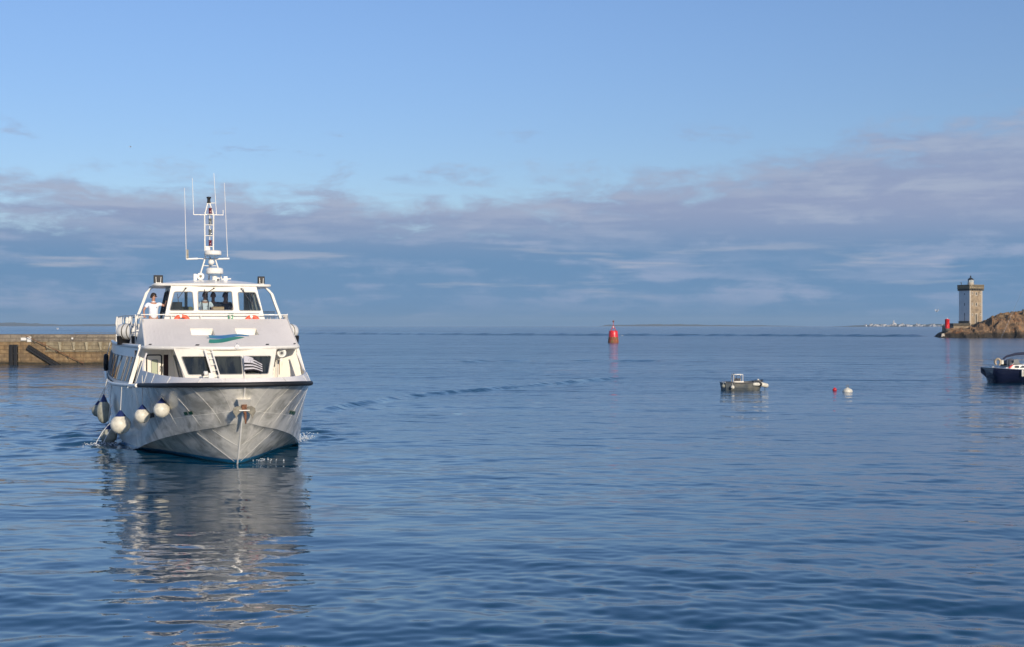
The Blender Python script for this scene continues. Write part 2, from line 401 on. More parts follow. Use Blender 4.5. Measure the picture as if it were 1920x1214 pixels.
# ---- main cabin side walls
TOPC = [(0, (2.44, 4.7, 3.24)), (.15, (2.72, 7, 3.24)), (.35, (2.93, 10, 3.24)), (1, (2.93, 19, 3.24))]
BOTC = [(0, (2.79, 4.7, 2.06)), (.15, (3.06, 7, 2.02)), (.35, (3.17, 10, 2.0)), (1, (3.15, 19, 1.95))]
def side_pt(t, w, off=0.0): 
    p = interp(BOTC, t).lerp(interp(TOPC, t), w); return p + Vector((off, 0, off * .25))
for sgn in (-1, 1):
    mb = MB()
    T = [i / 40 for i in range(41)]
    outer = [[Vector((sgn * p.x, p.y, p.z)) for p in [side_pt(t, w) for w in (0, .5, 1)]] for t in T]
    inner = [[Vector((sgn * p.x, p.y, p.z)) for p in [side_pt(t, w, -.08) for w in (1, .5, 0)]] for t in T]
    mb.grid([a + b for a, b in zip(outer, inner)], closed=True, smooth=False)
    mb.add(outer[0] + inner[0], [(0, 1, 2, 3, 4, 5)])
    side = mb.build('side_wall', 'white', ferry)
    # front pillar, lit face
    a = side_pt(0, 0, .03); b = side_pt(0, 1, .03)
    mb = MB(); mb.hexa([(sgn * (a.x - .09), 4.62, a.z - .08), (sgn * (a.x + .02), 4.62, a.z - .08), (sgn * (a.x + .02), 4.74, a.z - .08), (sgn * (a.x - .09), 4.74, a.z - .08),
                        (sgn * (b.x - .07), 4.62, b.z), (sgn * (b.x + .02), 4.62, b.z), (sgn * (b.x + .02), 4.74, b.z), (sgn * (b.x - .07), 4.74, b.z)])
    mb.build('side_pillar', 'white', ferry)
    y0s = [(.02, .055), (.065, .10), (.118, .20), (.215, .30), (.32, .41), (.43, .52), (.55, .64), (.67, .76), (.79, .88), (.9, .98)]
    for t0, t1 in y0s:
        ring = [side_pt(t0, .10, .012), side_pt(t1, .10, .012), side_pt(t1, .74, .012), side_pt(t0, .74, .012)]
        bk = [side_pt(t0, .10, -.02), side_pt(t1, .10, -.02), side_pt(t1, .74, -.02), side_pt(t0, .74, -.02)]
        mb = MB(); mb.hexa([Vector((sgn * p.x, p.y, p.z)) for p in ring + bk])
        w = mb.build('side_window', 'darkglass', ferry)
        MB().tube([Vector((sgn * (p.x + .004), p.y, p.z)) for p in ring], .014, 5, closed=True).build('window_frame', 'frame', w)
    # edge tube of the upper deck
    MB().tube([Vector((sgn * (p.x + .01), p.y, p.z + .04)) for p in [interp(TOPC, t) for t in T]], .065, 8).build('deck_edge', 'white', ferry)
# front walls beside the centre block, with the door to starboard
mb = MB()
def wall_f(y): return lambda x, z, t: (x, y + t, z)
mb.plate([(-2.72, 1.72), (-1.35, 1.72), (-1.35, 3.2), (-2.40, 3.2)], [rrect([(-2.27, 1.85), (-1.80, 1.85), (-1.80, 3.02), (-2.27, 3.02)], .05),
          [(-1.745, 1.85), (-1.60, 1.85), (-1.60, 3.02), (-1.745, 3.02)]], wall_f(4.62), .06)
fw = mb.build('forward_wall', 'cream', ferry)
MB().plate([(1.35, 1.72), (2.72, 1.72), (2.40, 3.2), (1.35, 3.2)], [], wall_f(4.62), .06).build('forward_wall', 'cream', ferry)
dr_ = MB(); dr_.plate(rrect([(-2.24, 1.88), (-1.83, 1.88), (-1.83, 2.99), (-2.24, 2.99)], .05), [rrect([(-2.12, 2.3), (-1.92, 2.3), (-1.92, 2.86), (-2.12, 2.86)], .05)], wall_f(4.60), .04)
door = dr_.build('door', 'cream', ferry)
MB().tube([wall_f(4.595)(x, z, 0) for x, z in rrect([(-2.265, 1.86), (-1.805, 1.86), (-1.805, 3.015), (-2.265, 3.015)], .06)], .013, 6, closed=True).build('gasket', 'black', door)
MB().plate([(-2.11, 2.31), (-1.93, 2.31), (-1.93, 2.85), (-2.11, 2.85)], [], wall_f(4.63), .01).build('pane', mat('dusty_glass', (.42, .46, .33), .25), door)
MB().tube([wall_f(4.59)(x, z, 0) for x, z in rrect([(-2.12, 2.3), (-1.92, 2.3), (-1.92, 2.86), (-2.12, 2.86)], .05)], .012, 6, closed=True).build('window_frame', 'frame', door)
MB().tube([(-1.85, 4.57, 2.5), (-1.85, 4.54, 2.5), (-1.85, 4.54, 2.66), (-1.85, 4.57, 2.66)], .01, 6).build('handle', 'steel', door)
MB().box(-1.74, -1.605, 4.66, 4.69, 1.86, 3.01).build('doorway_gap', mat('dark_maroon', (.03, .006, .008), .6), ferry)
MB().box(-2.6, 2.6, 5.2, 5.25, 1.7, 3.15).build('inner_bulkhead', 'darkgrey', ferry)
# ---- centre block with three slanting windows
def blk(x, z, t):      # sloping front face
    return (x, 2.3 + (z - 2.4) * .62 + t, z)
mb = MB()
wins = [rrect([(-1.17, 2.46), (-.47, 2.46), (-.56, 3.0), (-1.35, 3.0)][::1], .05), rrect([(-.36, 2.46), (.42, 2.46), (.42, 3.0), (-.40, 3.0)], .04), rrect([(.50, 2.46), (1.19, 2.46), (1.33, 3.0), (.50, 3.0)], .05)]
mb.plate([(-1.30, 1.72), (1.28, 1.72), (1.30, 2.38), (1.52, 3.22), (-1.56, 3.22), (-1.27, 2.38)], wins, blk, .05)
for sgn in (-1, 1):
    xs = lambda z: sgn * (1.30 if z <= 2.38 else 1.30 + (z - 2.38) * .26)
    mb.mat(0)
blkf = mb.build('deckhouse_front', 'cream', ferry)
for w, nm in zip(wins, 'abc'):
    cx = sum(p[0] for p in w) / len(w); cz = sum(p[1] for p in w) / len(w)
    gl = MB().plate([((p[0] - cx) * 1.02 + cx, (p[1] - cz) * 1.02 + cz) for p in w], [], lambda x, z, t: blk(x, z, .03 + t), .012).build('front_window', 'darkglass', ferry)
    MB().tube([blk(p[0], p[1], -.004) for p in w], .014, 6, closed=True).build('window_frame', 'frame', gl)
# sides of the block: starboard glazed
for sgn in (-1, 1):
    def sd(y, z, t, sgn=sgn):
        xb = 1.30 if z <= 2.38 else 1.30 + (z - 2.38) * .27
        return (sgn * (xb - t), y, z)
    yb = lambda z: 2.3 + (z - 2.4) * .62 + .055
    out = [(yb(1.72), 1.72), (4.615, 1.72), (4.615, 3.22), (yb(3.22), 3.22), (yb(2.38), 2.38)]
    hole = rrect([(2.55, 2.30), (4.3, 2.30), (4.3, 3.02), (2.95, 3.02)], .05)
    MB().plate(out, [hole], sd, .04).build('deckhouse_side', 'cream', ferry)
    p_ = MB().plate([(2.54, 2.29), (4.31, 2.29), (4.31, 3.03), (2.94, 3.03)], [], lambda y, z, t: sd(y, z, .015 + t), .008).build('side_pane', 'greenglass', ferry)
    MB().tube([sd(y, z, -.004) for y, z in hole], .012, 6, closed=True).build('window_frame', 'frame', p_)
MB().box(-1.22, 1.22, 4.2, 4.24, 1.72, 3.15).build('deckhouse_rear', 'darkgrey', ferry)
# pipes and searchlight under the overhang at the port side
mb = MB(); mb.tube([(1.72, 3.9, 1.74), (1.72, 3.9, 2.85)], .035, 8); mb.tube([(1.56, 3.95, 1.74), (1.56, 3.95, 3.15)], .014, 6)
mb.tube([(1.66, 4.0, 1.74), (1.66, 4.0, 3.0)], .018, 6)
pst = mb.build('fire_monitor_post', 'white', ferry)
MB().box(1.745, 1.765, 3.86, 3.94, 2.38, 2.85).build('cable_clip', 'rust', pst)
mb = MB(); mb.lathe([(.04, -.1), (.13, -.08), (.15, .02), (.15, .09), (.13, .10)], (1.78, 3.62, 3.07), (0, -1, 0), 18); mb.mat(1).lathe([(.09, .0), (.085, .012)], (1.78, 3.62 - .1, 3.07), (0, -1, 0), 16)
sl = mb.build('searchlight', ['white', 'lens'], ferry)
MB().lathe([(.04, 0), (.045, .012)], (1.78, 3.505, 3.07), (0, -1, 0), 12).build('lamp_core', 'darkgrey', sl)
MB().box(1.74, 1.82, 3.6, 3.66, 2.8, 2.93).build('bracket', 'white', sl)
mb = MB(); mb.ball((1.42, 3.3, 2.43), (.07, .07, .06)); mb.box(1.2, 1.5, 3.25, 3.4, 1.72, 2.40); mb.build('deck_locker', 'white', ferry)
# small winch/camera in front of the window
mb = MB(); mb.lathe([(.05, -.06), (.07, -.05), (.07, .05), (.05, .06)], (-.72, 1.75, 2.52), (1, .2, 0), 14); mb.box(-.64, -.52, 1.7, 1.85, 2.28, 2.53); mb.tube([(-.6, 1.78, 1.74), (-.6, 1.78, 2.4)], .05, 8)
mb.mat(1).lathe([(.045, 0), (.045, .03)], (-.80, 1.73, 2.48), (-.5, -1, 0), 12)
mb.build('windlass', ['white', 'darkgrey'], ferry)
# ---- overhang, sloping front of the upper deck
def lip_y(x): return 3.9 - 1.18 * (1 - (abs(x) / 2.35) ** 2.2)
def lip_z(x): return 3.24 + .02 * (abs(x) / 2.35)
XS = [-2.35 + 4.7 * i / 40 for i in range(41)]
mb = MB(); mb.tube([(-2.37, 4.75, 3.25)] + [(x, lip_y(x), lip_z(x)) for x in XS] + [(2.37, 4.75, 3.25)], .062, 10)
lipo = mb.build('overhang_lip', 'white', ferry)
ZT = 4.15; YT = 6.02
def slope(u, v, t=0.0):       # u = x at the top edge, v 0 lip .. 1 top
    y0 = lip_y(u); z0 = lip_z(u) + .045
    return (u, y0 + (YT - y0) * v, z0 + (ZT - z0) * v - t)
scoops = [(-.92, -.22), (.47, 1.16)]
v0, v1 = .40, .62
xb = sorted(set([round(x, 4) for x in XS if not any(a - .03 < x < b + .03 for a, b in scoops)] + [x for a, b in scoops for x in (a, b)]))
vb = [0, .2, v0, v1, .8, 1.0]
mb = MB()
for i in range(len(xb) - 1):
    for j in range(len(vb) - 1):
        if any(abs(xb[i] - a) < 1e-3 for a, b in scoops) and vb[j] == v0: continue
        mb.add([slope(xb[i], vb[j]), slope(xb[i + 1], vb[j]), slope(xb[i + 1], vb[j + 1]), slope(xb[i], vb[j + 1])], [(0, 1, 2, 3)], False)
slo = mb.build('sloping_front', 'deckgrey', ferry, fix=True)
for a, b in scoops:       # vents sunk into the slope: a lit back wall and floor
    p = [slope(a, v0), slope(b, v0), slope(b, v1), slope(a, v1)]
    q0 = (p[3][0], p[3][1], p[0][2] - .02); q1 = (p[2][0], p[2][1], p[1][2] - .02)
    mb = MB(); mb.add([p[0], p[1], q1, q0], [(0, 1, 2, 3)]); mb.add([q0, q1, p[2], p[3]], [(0, 1, 2, 3)])
    mb.add([p[0], q0, p[3]], [(0, 1, 2)]); mb.add([p[1], q1, p[2]], [(0, 1, 2)])
    mb.build('vent_recess', 'cream', slo)
    MB().tube([(p[3][0], p[3][1] - .01, p[3][2] + .012), (p[2][0], p[2][1] - .01, p[2][2] + .012)], .014, 6).build('vent_trim', 'white', slo)
for sgn in (-1, 1):       # triangular cheeks
    a = Vector(slope(sgn * 2.35, 0)); c = Vector(slope(sgn * 2.35, 1))
    P = [a, Vector((sgn * 2.36, 4.75, 3.26)), Vector((sgn * 2.5, 7.1, 3.28)), c + Vector((sgn * .0, .45, 0)), c]
    mb = MB(); mb.add(P + [p - Vector((sgn * .05, 0, 0)) for p in P], [(0, 1, 2, 3, 4), (9, 8, 7, 6, 5), (0, 1, 6, 5), (1, 2, 7, 6), (2, 3, 8, 7), (3, 4, 9, 8), (4, 0, 5, 9)])
    mb.build('dodger_cheek', 'white', ferry)
    MB().tube([a + Vector((0, 0, .01)), c + Vector((0, 0, .01))], .02, 6).build('cheek_trim', 'white', ferry)
MB().add([(-2.35, YT, ZT - .005), (2.35, YT, ZT - .005), (2.35, YT + .12, ZT - .005), (-2.35, YT + .12, ZT - .005), (-2.35, YT + .12, 3.3), (2.35, YT + .12, 3.3)], [(0, 1, 2, 3), (3, 2, 5, 4)]).build('dodger_top', 'white', ferry)
# freeing slots near the lip
for x in (-2.2, -.86, 1.28, 2.24):
    w = .06 if abs(x) < 2 else .045
    p = [slope(x - w, .035), slope(x + w * .7, .035), slope(x + w * 1.4, .075), slope(x - w * .4, .075)]
    mb = MB(); mb.add([(q[0], q[1], q[2] + .004) for q in p], [(0, 1, 2, 3)]); mb.build('drain_slot', 'black', slo)
# swoosh emblem, sheets just above the slope
def decal(pts_top, pts_bot, m, name):
    rows = [[(lambda q: (q[0], q[1], q[2] + .006))(slope(x, v)) for x, v in pts_top], [(lambda q: (q[0], q[1], q[2] + .006))(slope(x, v)) for x, v in pts_bot]]
    mb = MB().grid(rows, smooth=False); return mb.build(name, m, slo, fix=False)
E_ = [i / 24 for i in range(25)]
decal([(-.42 + 1.24 * e, .40 - .03 * e - .03 * math.sin(e * 6.0) + .03 * math.sin(math.pi * e)) for e in E_],
      [(-.42 + 1.24 * e, .285 + .055 * e - .03 * math.sin(e * 6.0)) for e in E_], 'blue', 'emblem_blue')
decal([(-.44 + 1.1 * e, .25 + .06 * e + .02 * math.sin(math.pi * e) - .025 * math.sin(e * 6.2)) for e in E_],
      [(-.50 + 1.16 * e, .125 + .17 * e * e + .01 * e - .012 * math.sin(e * 6.2)) for e in E_], 'green', 'emblem_green')
decal([(-.5 + .2 * e, .37 - .01 * e) for e in E_], [(-.54 + .2 * e, .33 - .01 * e) for e in E_], 'white', 'emblem_tail')
decal([(-.48 + .15 * e, .305) for e in E_], [(-.52 + .17 * e, .285) for e in E_], 'blue', 'emblem_dash')
mb = MB(); p = slope(.3, .0); mb.lathe([(.07, -.03), (.07, .03)], (p[0], p[1] - .06, p[2] + .0), (0, -1, 0), 14); mb.tube([(p[0], p[1] - .02, p[2] + .02), (p[0], p[1] - .02, p[2] + .12)], .012, 6)
mb.build('bow_light', 'steel', ferry)
# ladder from foredeck to overhang
la = Vector((-.66, 2.62, 3.20)); lb = Vector((-.38, 1.75, 2.0)); lw = Vector((.20, 0, 0))
mb = MB()
mb.hexa([lb + Vector((-.03, 0, 0)), lb + Vector((.03, 0, 0)), lb + Vector((.03, .08, 0)), lb + Vector((-.03, .08, 0)), la + Vector((-.03, 0, 0)), la + Vector((.03, 0, 0)), la + Vector((.03, .08, 0)), la + Vector((-.03, .08, 0))])
l2, l3 = la + lw, lb + lw
mb.hexa([l3 + Vector((-.018, 0, 0)), l3 + Vector((.018, 0, 0)), l3 + Vector((.018, .08, 0)), l3 + Vector((-.018, .08, 0)), l2 + Vector((-.018, 0, 0)), l2 + Vector((.018, 0, 0)), l2 + Vector((.018, .08, 0)), l2 + Vector((-.018, .08, 0))])
for k in range(7):
    c = la.lerp(lb, (k + .5) / 7); mb.tube([c + Vector((0, .03, 0)), c + lw + Vector((0, .03, 0))], .011, 6)
mb.build('ladder', 'white', ferry)
# upper deck
mb = MB(); T = [i / 40 for i in range(41)]
l = [(-p.x, p.y, 3.265) for p in [interp(TOPC, t) for t in T]]; r_ = [(-x, y, z) for x, y, z in l]; mb.grid([l, r_], smooth=False)
l = [(-2.35, 4.7, 3.262), (2.35, 4.7, 3.262)]; mb.grid([[(x, lip_y(x), 3.255) for x in XS], [(x, 4.7, 3.255) for x in XS]], smooth=False)
mb.build('upper_deck', 'deckgrey', ferry)
MB().box(-2.9, 2.9, 18.9, 18.98, 1.9, 3.24).build('aft_bulkhead', 'white', ferry)
MB().add([(-2.6, 4.76, 1.88), (2.6, 4.76, 1.88), (3.05, 8, 1.88), (3.05, 19.9, 1.88), (-3.05, 19.9, 1.88), (-3.05, 8, 1.88)], [(0, 1, 2, 3, 4, 5)]).build('main_deck', 'deckgrey', ferry)

# ---- wheelhouse
def whf(x, z, t): return (x, 6.42 + (z - 4.7) * .30 + t, z)
hw = lambda z: 1.62 - (z - 4.17) * .215
mb = MB()
ww = [rrect([(-1.45, 4.43), (-.67, 4.43), (-.71, 5.05), (-1.29, 5.05)], .06), rrect([(-.54, 4.44), (.60, 4.44), (.57, 5.07), (-.53, 5.07)], .05), rrect([(.80, 4.43), (1.52, 4.43), (1.35, 5.05), (.77, 5.05)], .06)]
mb.plate([(-hw(3.27), 3.27), (hw(3.27), 3.27), (hw(5.24), 5.24), (-hw(5.24), 5.24)], ww, whf, .07)
wh = mb.build('wheelhouse_front', 'cream', ferry)
for w in ww:
    cx = sum(p[0] for p in w) / len(w); cz = sum(p[1] for p in w) / len(w)
    gl = MB().plate([((p[0] - cx) * 1.02 + cx, (p[1] - cz) * 1.02 + cz) for p in w], [], lambda x, z, t: whf(x, z, .03 + t), .01).build('windscreen', 'glass', wh)
    MB().tube([whf(p[0], p[1], -.004) for p in w], .016, 6, closed=True).build('window_frame', 'frame', gl)
for sgn in (-1, 1):
    def ws(y, z, t, sgn=sgn): return (sgn * (hw(z) - t), y, z)
    yf = lambda z: 6.42 + (z - 4.7) * .30 + .075
    out = [(yf(3.27), 3.27), (9.3, 3.27), (9.3, 5.24), (yf(5.24), 5.24)]
    h1 = rrect([(6.62, 4.35), (7.5, 4.35), (7.5, 5.08), (6.78, 5.08)], .05)
    h2 = rrect([(7.65, 4.15), (8.4, 4.15), (8.4, 5.10), (7.65, 5.10)], .05); h3 = rrect([(8.5, 4.3), (9.15, 4.3), (9.15, 5.08), (8.5, 5.08)], .05)
    sw = MB().plate(out, [h1, h2, h3], ws, .05).build('wheelhouse_side', 'cream', ferry)
    for h in (h1, h2, h3):
        cx = sum(p[0] for p in h) / len(h); cz = sum(p[1] for p in h) / len(h)
        gl = MB().plate([((p[0] - cx) * 1.02 + cx, (p[1] - cz) * 1.02 + cz) for p in h], [], lambda y, z, t: ws(y, z, .02 + t), .01).build('side_pane', 'glass', sw)
        MB().tube([ws(p[0], p[1], -.004) for p in h], .02, 6, closed=True).build('window_frame', 'darkgrey', gl)
holes = [rrect([(a, 4.2), (b, 4.2), (b, 5.12), (a, 5.12)], .05) for a, b in ((-1.3, -.75), (-.65, -.05), (.05, .65), (.75, 1.3))]
mb = MB().plate([(-hw(3.27), 3.27), (hw(3.27), 3.27), (hw(5.24), 5.24), (-hw(5.24), 5.24)], holes, lambda x, z, t: (x, 9.3 + t, z), .05)
rw = mb.build('wheelhouse_rear', 'cream', ferry)
# wipers
for x0, x1, z1 in ((-.93, -1.18, 4.82), (-.02, -.3, 4.98), (.88, 1.25, 4.62)):
    a = Vector(whf(x0, 5.17, -.05)); b = Vector(whf(x1, z1, -.03))
    mb = MB(); mb.tube([a, b], .011, 5); mb.tube([a + Vector((.05, 0, .02)), a.lerp(b, .35)], .008, 5); mb.tube([b + Vector((-.02, 0, .16)), b + Vector((.02, 0, -.16))], .010, 5); mb.ball(a, .025, 8, 5)
    mb.build('wiper', 'darkgrey', wh)
# handrails under the screens
mb = MB(); pts = [whf(x, 4.35, -.06) for x in (-1.45, -.7, 0, .7, 1.45)]; mb.tube(pts, .011, 5)
for p in pts: mb.tube([p, (p[0], p[1] + .06, p[2])], .009, 5)
mb.build('grab_rail', 'white', wh)
# roof
def roof_top(x, y):
    ax = abs(x) / 1.88; return 5.33 + .15 * (1 - ax ** 2.4)
def roof_front(x): return 6.95 - .45 * (1 - (abs(x) / 1.88) ** 2.0)
RX = [-1.88 + 3.76 * i / 28 for i in range(29)]
mb = MB(); top_ = []; bot_ = []
for k in range(9):
    e = k / 8; top_.append([(x, roof_front(x) + (10.0 - roof_front(x)) * e, 5.33 + (roof_top(x, 0) - 5.33) * min(1, e * 5) ** .7) for x in RX])
    bot_.append([(x, roof_front(x) + (10.0 - roof_front(x)) * e, 5.245) for x in RX])
mb.grid(top_); mb.grid(bot_, smooth=False)
mb.grid([bot_[0], top_[0]], smooth=False); mb.grid([bot_[-1], top_[-1]], smooth=False)
mb.grid([[r[0] for r in bot_], [r[0] for r in top_]], smooth=False); mb.grid([[r[-1] for r in bot_], [r[-1] for r in top_]], smooth=False)
roof = mb.build('roof', 'white', ferry)
MB().tube([(-1.88, 10, 5.29)] + [(x, roof_front(x), 5.29) for x in RX] + [(1.88, 10, 5.29)], .05, 8).build('roof_edge', 'white', roof)
# arches from roof corners down to the deck edge
for sgn in (-1, 1):
    for y in (8.0,):
        P = [(1.80, 5.27), (1.95, 5.20), (2.10, 5.04), (2.22, 4.7), (2.40, 4.22), (2.62, 3.3)]
        rows = [[(sgn * (x + dx_), y + dy_, z) for dx_, dy_ in ((-.045, -.09), (.045, -.09), (.045, .09), (-.045, .09))] for x, z in P]
        mb = MB().grid(rows, smooth=False, closed=True); mb.add(rows[0], [(0, 1, 2, 3)]); mb.build('roof_arch', 'white', ferry)
# rails
def rail(pts, zt, n_posts, mids=(.5,), r=.018, name='handrail', zb=None):
    mb = MB(); P = [Vector(p) for p in pts]
    L = [0]
    for a, b in zip(P, P[1:]): L.append(L[-1] + (b - a).length)
    def at(s):
        for i in range(len(P) - 1):
            if s <= L[i + 1] + 1e-6: return P[i].lerp(P[i + 1], (s - L[i]) / max(1e-6, L[i + 1] - L[i]))
        return P[-1]
    mb.tube([p + Vector((0, 0, zt)) for p in P], r, 6)
    for m_ in mids: mb.tube([p + Vector((0, 0, zt * m_)) for p in P], r * .7, 6)
    for k in range(n_posts):
        q = at(L[-1] * k / (n_posts - 1)); mb.tube([q, q + Vector((0, 0, zt))], r * .9, 6)
    return mb.build(name, 'white', ferry)
rail([(-2.36, YT + .1, ZT), (2.36, YT + .1, ZT)], .14, 6, mids=())
rail([(-2.36, YT + .1, ZT), (-2.45, 8.0, 4.15)], .14, 3, mids=())
for sgn in (-1, 1):
    rail([(sgn * 2.5, 7.1, 3.28), (sgn * 2.62, 8.4, 3.28), (sgn * 2.8, 11, 3.28), (sgn * 2.8, 18.5, 3.28)], 1.0, 14, mids=(.35, .65))
rail([(2.36, YT + .1, ZT), (2.55, 8.2, ZT)], .16, 9, mids=())
mb = MB()
for k in range(9): mb.tube([(1.75 + k * .07, 8.9, 3.3), (1.75 + k * .07, 8.9, 4.42)], .01, 5)
mb.tube([(1.72, 8.9, 4.42), (2.35, 8.9, 4.42)], .014, 5); mb.build('gate_rail', 'darkgrey', ferry)
# floodlights on the roof corners
for x, w in ((-1.75, .15), (1.66, .115)):
    fl = MB().box(x - w, x + w, 7.35, 7.5, 5.36, 5.62).build('floodlight', 'black', ferry, bevel=.015)
    mb = MB()
    for s in (-1, 1): mb.tube([(x + s * w * .45, 7.335, 5.36), (x + s * w * .55, 7.34, 5.56)], .010, 6)
    mb.box(x - .09, x + .09, 7.3, 7.42, 5.33, 5.37); mb.build('lamp_bracket', 'white', fl)
    MB().box(x - w * .3, x + w * .3, 7.338, 7.348, 5.42, 5.59).build('lamp_glass', 'black', fl)
# ---- mast group on the roof
mast = MB(); my = 7.9
for sx in (-1, 1): mast.tube([(-.04 + sx * .14, my, 6.48), (-.04 + sx * .15, my, 7.72), (-.055 + sx * .035, my, 8.12)], .026, 7)
for z in (6.76 - .12, 7.13 - .12, 7.5 - .12, 7.86 - .12): mast.tube([(-.19, my, z), (.11, my, z)], .014, 6); mast.box(-.1, .06, my - .08, my + .08, z - .01, z + .01)
mast.tube([(-.02, my, 6.4), (-.02, my, 7.9)], .018, 6)
mast.tube([(-.55, my, 7.72), (.44, my, 7.735)], .018, 6); mast.tube([(.43, my, 7.72), (.43, my, 7.9)], .014, 6)
mast.tube([(-.12, my, 8.12), (.16, my, 8.14)], .016, 6)
mast.tube([(-.80, my, 6.2), (-.42, my, 6.22)], .035, 8); mast.tube([(.20, my, 6.22), (.64, my, 6.24)], .035, 8); mast.tube([(-.45, my, 6.22), (.3, my, 6.22)], .02, 8)
mast.tube([(-.40, my - .1, 5.48), (-.20, my, 6.15), (-.14, my, 6.4)], .03, 7); mast.tube([(.40, my, 5.46), (.2, my, 6.1), (.1, my, 6.4)], .028, 7); mast.tube([(-.02, my + .35, 5.48), (0, my, 6.35)], .03, 7)
mast.tube([(-.24, my, 5.98), (.2, my, 5.98)], .016, 6); mast.ball((.02, my - .1, 6.1), (.11, .11, .10), 12, 7)
mast = mast.build('mast', 'white', ferry)
for c, zc, w, h in ((.06, 6.36, .29, .15), (.12, 5.72, .29, .20)):
    mb = MB(); mb.lathe([(w * .96, 0), (w, .02), (w * .98, h * .8), (w * .85, h), (.01, h + .01)], (c, my - .25, zc - .02), (0, 0, 1), 26)
    rd = mb.build('radome', 'white', mast)
    MB().lathe([(w * .5, -.06), (w * .93, 0)], (c, my - .25, zc - .025), (0, 0, 1), 26).build('radome_base', 'pale_blue', rd)
MB().tube([(.12, my - .25, 5.45), (.12, my - .25, 5.66)], .09, 10).build('radome_mount', 'white', mast)
MB().box(-.16, -.04, my - .06, my + .06, 6.5, 6.64).build('junction_box', 'white', mast)
for z, m_ in ((6.76, 'redlight'), (7.13, 'clearlight'), (7.5, 'clearlight'), (7.86, 'redlight')):
    mb = MB(); mb.lathe([(.06, -.10), (.07, -.09), (.055, -.07), (.055, .06), (.07, .08), (.05, .10)], (-.01, my - .06, z), (0, 0, 1), 14); mb.build('signal_lamp', m_, mast)
mb = MB(); mb.lathe([(.06, -.1), (.075, -.09), (.055, -.06), (.055, .04), (.078, .06), (.078, .1), (.02, .11)], (-.05, my, 8.24), (0, 0, 1), 14); mb.build('top_lamp', 'black', mast)
for x, z0, z1, tx in ((-.80, 6.2, 8.62, -.86), (-.56, 7.72, 8.97, -.60), (.20, 7.73, 9.16, .12), (.58, 6.3, 8.84, .47)):
    MB().tube([(x, my, z0), (x * .95 + tx * .05, my, z0 + .15), (tx, my, z1)], [.02, .012, .008], 6).build('whip_antenna', 'white', mast)
MB().box(-.79, -.73, my - .04, my + .04, 6.22, 6.52).build('antenna_tuner', 'galv', mast)
mb = MB(); mb.lathe([(.04, -.06), (.11, -.05), (.125, .0), (.125, .05), (.11, .06)], (-.37, 7.5, 5.60), (.1, -1, 0), 18); mb.tube([(-.37, 7.55, 5.42), (-.37, 7.55, 5.5)], .03, 6)
mb.mat(1).lathe([(.05, .0), (.045, .01)], (-.363, 7.44, 5.60), (.1, -1, 0), 12); mb.build('roof_searchlight', ['white', 'galv'], ferry)
MB().box(-.60, -.49, 7.4, 7.5, 5.45, 5.68).build('roof_box', 'white', ferry, bevel=.01)
mb = MB(); mb.box(.08, .22, 7.0, 7.15, 5.40, 5.55); mb.mat(1).lathe([(.045, 0), (.04, .02)], (.17, 7.0, 5.47), (0, -1, 0), 12); mb.build('roof_camera', ['white', 'darkgrey'], ferry)
mb = MB(); mb.box(.38, .5, 7.2, 7.3, 5.45, 5.6); mb.tube([(.3, 7.2, 5.5), (.62, 7.25, 5.52)], .025, 6); mb.build('horn', 'white', ferry)
# ---- wheelhouse interior
MB().box(-1.5, 1.5, 6.55, 7.0, 3.3, 4.40).build('console', mat('beige_console', (.40, .33, .24), .6), ferry)
MB().box(-1.38, -1.0, 7.0, 7.1, 4.38, 4.72).build('monitor', 'black', ferry, bevel=.02)
MB().box(-1.5, 1.5, 6.9, 9.25, 3.27, 3.3).build('cabin_floor', 'inner', ferry)

def copy_tree(o, parent=None):
    c = o.copy(); COL.objects.link(c); c.parent = parent if parent is not None else o.parent
    for ch in o.children: 
        copy_tree(ch, c)
    return c
def on_ferry(x, y, z, rz=0): return FM @ Matrix.Translation((x, y, z)) @ Matrix.Rotation(rz, 4, 'Z')
def dup(o, mtx, label=None):
    kids = list(o.children); c = o.copy(); COL.objects.link(c); c.matrix_world = mtx
    if label: c['label'] = label
    for k in kids:
        d = k.copy(); COL.objects.link(d); d.parent = c
        for k2 in list(k.children):
            e = k2.copy(); COL.objects.link(e); e.parent = d
    return c
# seats
sg = 'helm chairs in the wheelhouse'
st = thing('helm_chair', 'olive cloth helm chair behind the left wheelhouse windscreen', 'chair', mtx=on_ferry(-.82, 7.7, 3.3), group=sg)
MB().tube([(0, 0, 0), (0, 0, .5)], .05, 8).build('pedestal', 'steel', st)
MB().box(-.26, .26, -.25, .25, .5, .62).build('seat', 'seat', st, bevel=.04)
MB().box(-.25, .25, .2, .32, .62, 1.28).build('backrest', 'seat', st, bevel=.06)
dup(st, on_ferry(.80, 7.9, 3.3, .2), 'olive cloth helm chair behind the right wheelhouse windscreen')
cb = thing('cardboard_box', 'brown cardboard box standing on the console inside the wheelhouse', 'box', mtx=on_ferry(.16, 6.85, 4.402))
MB().box(-.18, .18, -.12, .12, 0, .16).build('carton', 'card', cb)
MB().add([(-.18, -.122, .10), (.18, -.122, .10), (.18, -.122, .115), (-.18, -.122, .115)], [(0, 1, 2, 3)]).build('tape', mat('tape', (.6, .45, .28), .4), cb)

